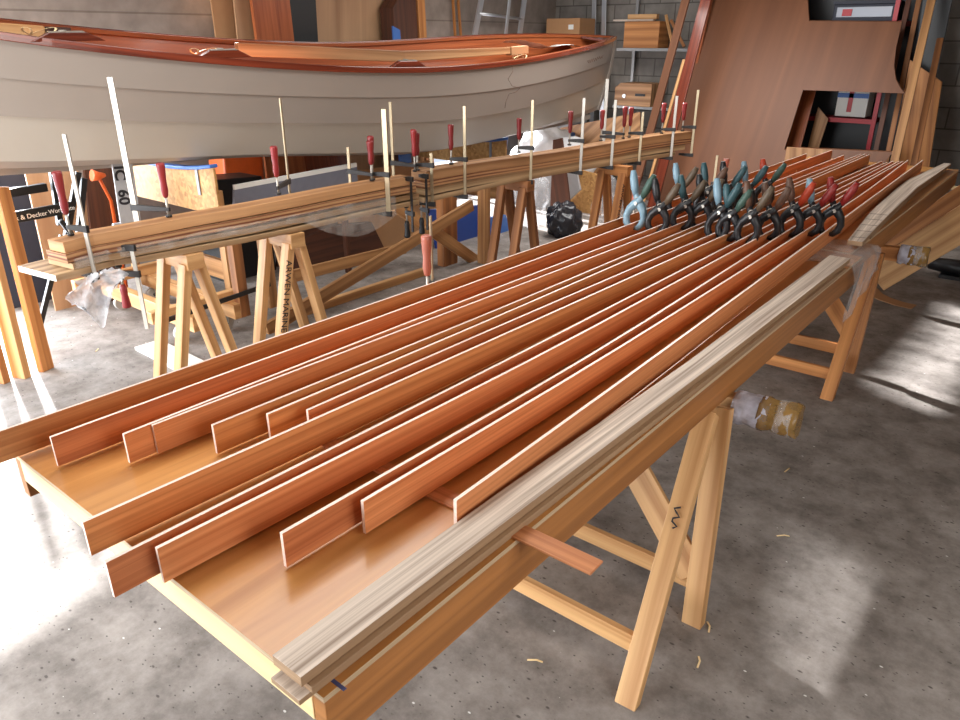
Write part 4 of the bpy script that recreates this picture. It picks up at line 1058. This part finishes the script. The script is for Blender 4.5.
# big plywood panel with cut-outs: leans back
YA0, YA1 = 8.35, 9.15            # distance at its foot / at eye level
def pan(x, y):
    """point on the leaning panel's plane"""
    z0 = .0; n_ = V((0, 1.75, -(YA1 - YA0)))       # plane through (.,YA0,0) and (.,YA1,1.75)
    r = ray(x, y); o_ = V((0, 0, H)); p0 = V((0, YA0, 0)); k = (p0 - o_).dot(n_) / r.dot(n_)
    return o_ + r * k
M['panel_edge'] = M['ply_tan']
def panel_piece(bm, px): return prism(bm, [pan(x, y) for x, y in px], V((0, .018, .008)))
outer = [(640, 205), (716, -25), (806, -25), (809, 21), (902, 22), (896, 48), (894, 66), (896, 80), (901, 89), (905, 93.5), (803, 90), (784, 150), (800, 148), (893, 152), (850, 205)]
bm = nb(); panel_piece(bm, outer)
big = solo('plywood_sheet', bm, 'mahog_ply', 'huge pinkish plywood panel with cut-outs leaning at the back of the workshop', 'panel')
# behind it: shelves, red frame, bins
t = Thing('red_shelf', 'red steel shelf unit behind the big plywood panel', 'shelf', (-3.1, 9.6, 0))
for (xa, ya, xb, yb) in ((826, 117, 872, 121), (800, 22, 905, 23)):
    a_ = atY(xa, ya, 9.5); c_ = atY(xb, yb, 9.5)
    bm = nb(); box(bm, (a_.x - .25, 9.5, a_.z - .05), (c_.x, 9.85, a_.z)); t.part('shelf', bm, 'redmetal')
za_ = atY(850, 117, 9.5).z; zb_ = atY(850, 22, 9.5).z
for px in (874, 770):
    p = atY(px, 120, 9.48); bm = nb(); box(bm, (p.x - .02, 9.46, 0), (p.x + .025, 9.499, 2.3)); t.part('post', bm, 'redmetal')
def bin_(x0, y0, x1, y1, z, mat, lab, cat, lid=None):
    a_ = atY(x0, y1, 9.53); c_ = atY(x1, y0, 9.53)
    t = Thing('storage_box', lab, cat, ((a_.x + c_.x) / 2, 9.65, z))
    bm = nb(); box(bm, (a_.x, 9.53, z + .001), (c_.x, 9.8, c_.z)); t.part('body', bm, mat, bevel=.01)
    if lid:
        bm = nb(); box(bm, (a_.x + .04, 9.521, z + .05), (c_.x - .04, 9.529, c_.z - .03)); t.part('clear_front', bm, 'bin')
        bm = nb(); box(bm, (a_.x - .01, 9.52, c_.z + .0005), (c_.x + .01, 9.81, c_.z + .03)); t.part('lid', bm, lid)
        bm = nb(); box(bm, (a_.x + .1, 9.515, z + .06), (a_.x + .2, 9.529, z + .13)); t.part('contents', bm, 'redmetal')
bin_(832, 3, 898, 19, zb_, 'navy', 'clear plastic storage bin seen through the top notch of the big panel', 'bin', 'navy')
t = Thing('paint_carton', 'white carton with red stripe on the red shelf behind the panel', 'carton', (-2.9, 9.65, za_))
a_ = atY(834, 117, 9.53); c_ = atY(870, 92, 9.53)
bm = nb(); box(bm, (a_.x, 9.53, za_ + .001), (c_.x, 9.8, c_.z)); t.part('body', bm, 'white', bevel=.006)
bm = nb(); box(bm, (a_.x + .12, 9.524, za_ + .05), (a_.x + .17, 9.529, c_.z)); t.part('stripe', bm, 'redmetal')
bm = nb(); box(bm, (a_.x, 9.524, c_.z - .07), (c_.x, 9.529, c_.z - .02)); t.part('blue_band', bm, 'blue')
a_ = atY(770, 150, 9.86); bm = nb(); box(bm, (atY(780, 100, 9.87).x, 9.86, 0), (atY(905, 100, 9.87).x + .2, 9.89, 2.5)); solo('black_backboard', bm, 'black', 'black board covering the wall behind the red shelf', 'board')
# wood slab inside the cut-out
lean('leaning_plank', (792, 150), (816, 60), 9.0, 9.4, .18, .02, 'mahog_lt', 'brown board seen inside the lower cut-out of the big panel', 'plank', None, (1, 0, 0))
card_on('wood_offcut', [(806, 150), (812, 140), (828, 119), (818, 107), (806, 130)], ('y', 9.42), .02, 'lam_tan', 'angled brown offcut inside the lower cut-out of the big panel', 'offcut', down=True)
# boards right of the panel
RB = [((893, 168), (935, -15), 8.3, 9.3, .075, .03, 'bracewood', 'pale tan timber leaning at the right edge of the big panel'),
      ((872, 168), (912, -15), 9.0, 9.6, .05, .02, 'dkwood', 'dark thin strip leaning behind the big panel'),
      ((885, 168), (922, -15), 9.05, 9.65, .05, .02, 'pine_dk', 'brown thin strip leaning between the panel and the tan timber'),
      ((913, 168), (940, 40), 8.5, 9.4, .06, .03, 'pine_dk', 'short brown timber in front of the orange-brown board at far right')]
for (pa, pb, Ya, Yb, w, th, mat, lab) in RB: lean('leaning_strip', pa, pb, Ya, Yb, w, th, mat, lab, 'timber', 'timbers leaning right of the big panel', (1, 0, 0))
card_on('orange_board', [(890, 215), (925, 212), (930, 160), (942, 82), (910, 60), (890, 165)], ('y', 9.3), .03, 'pine_or', 'orange-brown board standing by the grey block wall at far right', 'board')
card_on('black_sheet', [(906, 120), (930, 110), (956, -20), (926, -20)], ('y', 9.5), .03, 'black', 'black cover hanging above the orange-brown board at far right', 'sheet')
# pale offcut and dowel at the bench's far end
card_on('pale_offcut', [(778, 180), (838, 180), (832, 150), (787, 147)], ('y', 7.55), .015, 'lam_tan', 'pale plywood offcut standing beyond the far end of the bench', 'offcut', down=True)
a_ = atZ(778, 165, BT + .05); c_ = atZ(796, 168, BT + .05)
bm = nb(); tube(bm, [(a_.x, a_.y, BT + .02), (c_.x, c_.y, BT + .02)], .018, 10); solo('wood_dowel', bm, 'cream', 'short pale dowel lying at the far left end of the bench', 'dowel')

# ------------------------------------------------------------------ right side
a_ = atY(890, 268, 5.95); c_ = atY(975, 216, 5.95); d0 = (c_ - a_); a2 = a_ - d0 * .2; c2 = c_ + d0 * 2.2
bm = nb(); sweep(bm, [a2, c2], .05, .23)
lo_ = min(v.co.z for v in bm.verts)
bmesh.ops.translate(bm, verts=bm.verts, vec=(0, 0, -lo_ + .001 if lo_ < 0 else 0))
solo('raking_beam', bm, 'pine', 'broad orange pine beam rising to the right behind the far saw horse', 'beam', bevel=.004)
a_ = atY(905, 232, 7.3); c_ = atY(975, 185, 7.3); d0 = c_ - a_
bm = nb(); sweep(bm, [a_ - d0 * .6, c_ + d0 * 1.5], .05, .14)
lo_ = min(v.co.z for v in bm.verts)
solo('raking_beam', bm, 'pine_or', 'darker beam rising to the right further back beyond the far bench', 'beam', bevel=.004)
a_ = atY(925, 184, 7.6); c_ = atY(985, 192, 7.6)
bm = nb(); sweep(bm, [a_, c_ + (c_ - a_)], .02, .03); solo('white_batten', bm, 'cream', 'thin pale batten level beside the far end of the ash plank', 'batten')
# stand that carries them, out at the right
xs_ = -.02
t = Thing('support_frame', 'timber frame at the right carrying the raking beams', 'frame', (.9, 6.9, 0))
for y in (5.9, 7.9):
    bm = nb(); box(bm, (.86, y + .06, 0), (.94, y + .14, 1.7)); t.part('post', bm, 'pine_or')
bm = nb(); box(bm, (.86, 5.6, 1.0), (.94, 8.2, 1.08)); t.part('rail', bm, 'pine_or')
# curved veneer on the floor
P = [atZ(868, 287, .003), atZ(885, 299, .003), atZ(914, 307, .003)]
bm = nb(); sweep(bm, [P[0], (P[0] + P[1]) / 2 + V((0, -.04, 0)), P[1], (P[1] + P[2]) / 2 + V((0, -.02, 0)), P[2]], .12, .004); solo('veneer_offcut', bm, 'card', 'curved brown veneer offcut on the floor below the orange beam', 'offcut')
t = Thing('power_tool', 'dark power tool on the floor at the right picture edge', 'tool', (-.55, 6.7, 0))
p = atZ(950, 283, 0)
bm = nb(); tube(bm, [(p.x - .2, p.y + .2, .09), (p.x + .25, p.y + .15, .09)], [.05, .085], 14); t.part('body', bm, 'black')
bm = nb(); tube(bm, [(p.x - .35, p.y + .2, .09), (p.x - .2, p.y + .2, .09)], .012, 8); t.part('shaft', bm, 'steel')
bm = nb(); box(bm, (p.x - .1, p.y + .1, 0), (p.x + .25, p.y + .26, .03)); t.part('base', bm, 'black')
# wood chips on the floor
rn = random.Random(21)
for k, (px, py) in enumerate(((535, 661), (708, 627), (698, 662), (787, 470), (783, 536), (97, 350))):
    p = atZ(px, py, .002); an = rn.uniform(0, 3); d0 = V((math.cos(an), math.sin(an), 0)) * .025
    bm = nb(); sweep(bm, [p - d0, p + V((.004, .004, .004)), p + d0], .006, .002)
    solo('wood_chip', bm, 'cream', ('long pale sliver on the floor in the foreground between bench and saw horse foot', 'pale chip beside the far foot of the near saw horse', 'pale chip right of the near saw horse foot', 'pale sliver on the floor below the bubble wrapped beam', 'small pale chip on the floor at the right', 'tiny pale chip on the floor below the hanging plastic')[k], 'wood chip', 'wood chips on the floor')

# ------------------------------------------------------------------ light
def area(name, loc, target, sx, sy, power, col):
    l = bpy.data.lights.new(name, 'AREA'); l.shape = 'RECTANGLE'; l.size = sx; l.size_y = sy; l.energy = power; l.color = col
    o = bpy.data.objects.new(name, l); COL.objects.link(o); o.location = loc
    o.rotation_euler = (V(target) - V(loc)).to_track_quat('-Z', 'Y').to_euler(); return o
area('doorway_daylight', (XL + .05, 1.3, .92), (0, 1.0, .4), 1.75, 1.75, 320, (.84, .92, 1))
area('garage_door_daylight', (-4.2, YF - .05, 1.5), (-2.9, .8, 0), 4.0, 2.7, 430, (.95, .98, 1))
area('right_side_fill', (XR - .05, 1.6, 1.9), (-2, 2.4, .6), 3.0, 1.2, 80, (1, .97, .93))  # added fill for the board faces; the right wall has no window
area('overhead_fill_near', (-2.6, 1.8, ZC - .03), (-2.6, 1.8, 0), 1.2, 2.6, 60, (1, .98, .95))  # added fill lamp under the unseen ceiling
area('roof_light_far', (-3.4, 6.6, ZC - .03), (-3.4, 6.6, 0), 2.2, 2.2, 115, (1, .98, .95))
area('low_window_daylight', (XL + .05, 7.0, .85), (0, 7.0, .3), 2.6, 1.0, 60, (.97, .98, 1))
w = bpy.data.worlds.new('World'); S.world = w; w.use_nodes = True
w.node_tree.nodes['Background'].inputs[0].default_value = (.75, .85, 1, 1); w.node_tree.nodes['Background'].inputs[1].default_value = 1.0
sun = bpy.data.lights.new('sun', 'SUN'); sun.energy = 32; sun.angle = .04; so = bpy.data.objects.new('sun', sun); COL.objects.link(so)
so.rotation_euler = V((.95, -.26, -.418)).to_track_quat('-Z', 'Y').to_euler()
vs = S.view_settings; vs.view_transform = 'Standard'; vs.look = 'None'; vs.exposure = 0.0; vs.gamma = 1; vs.use_curve_mapping = False
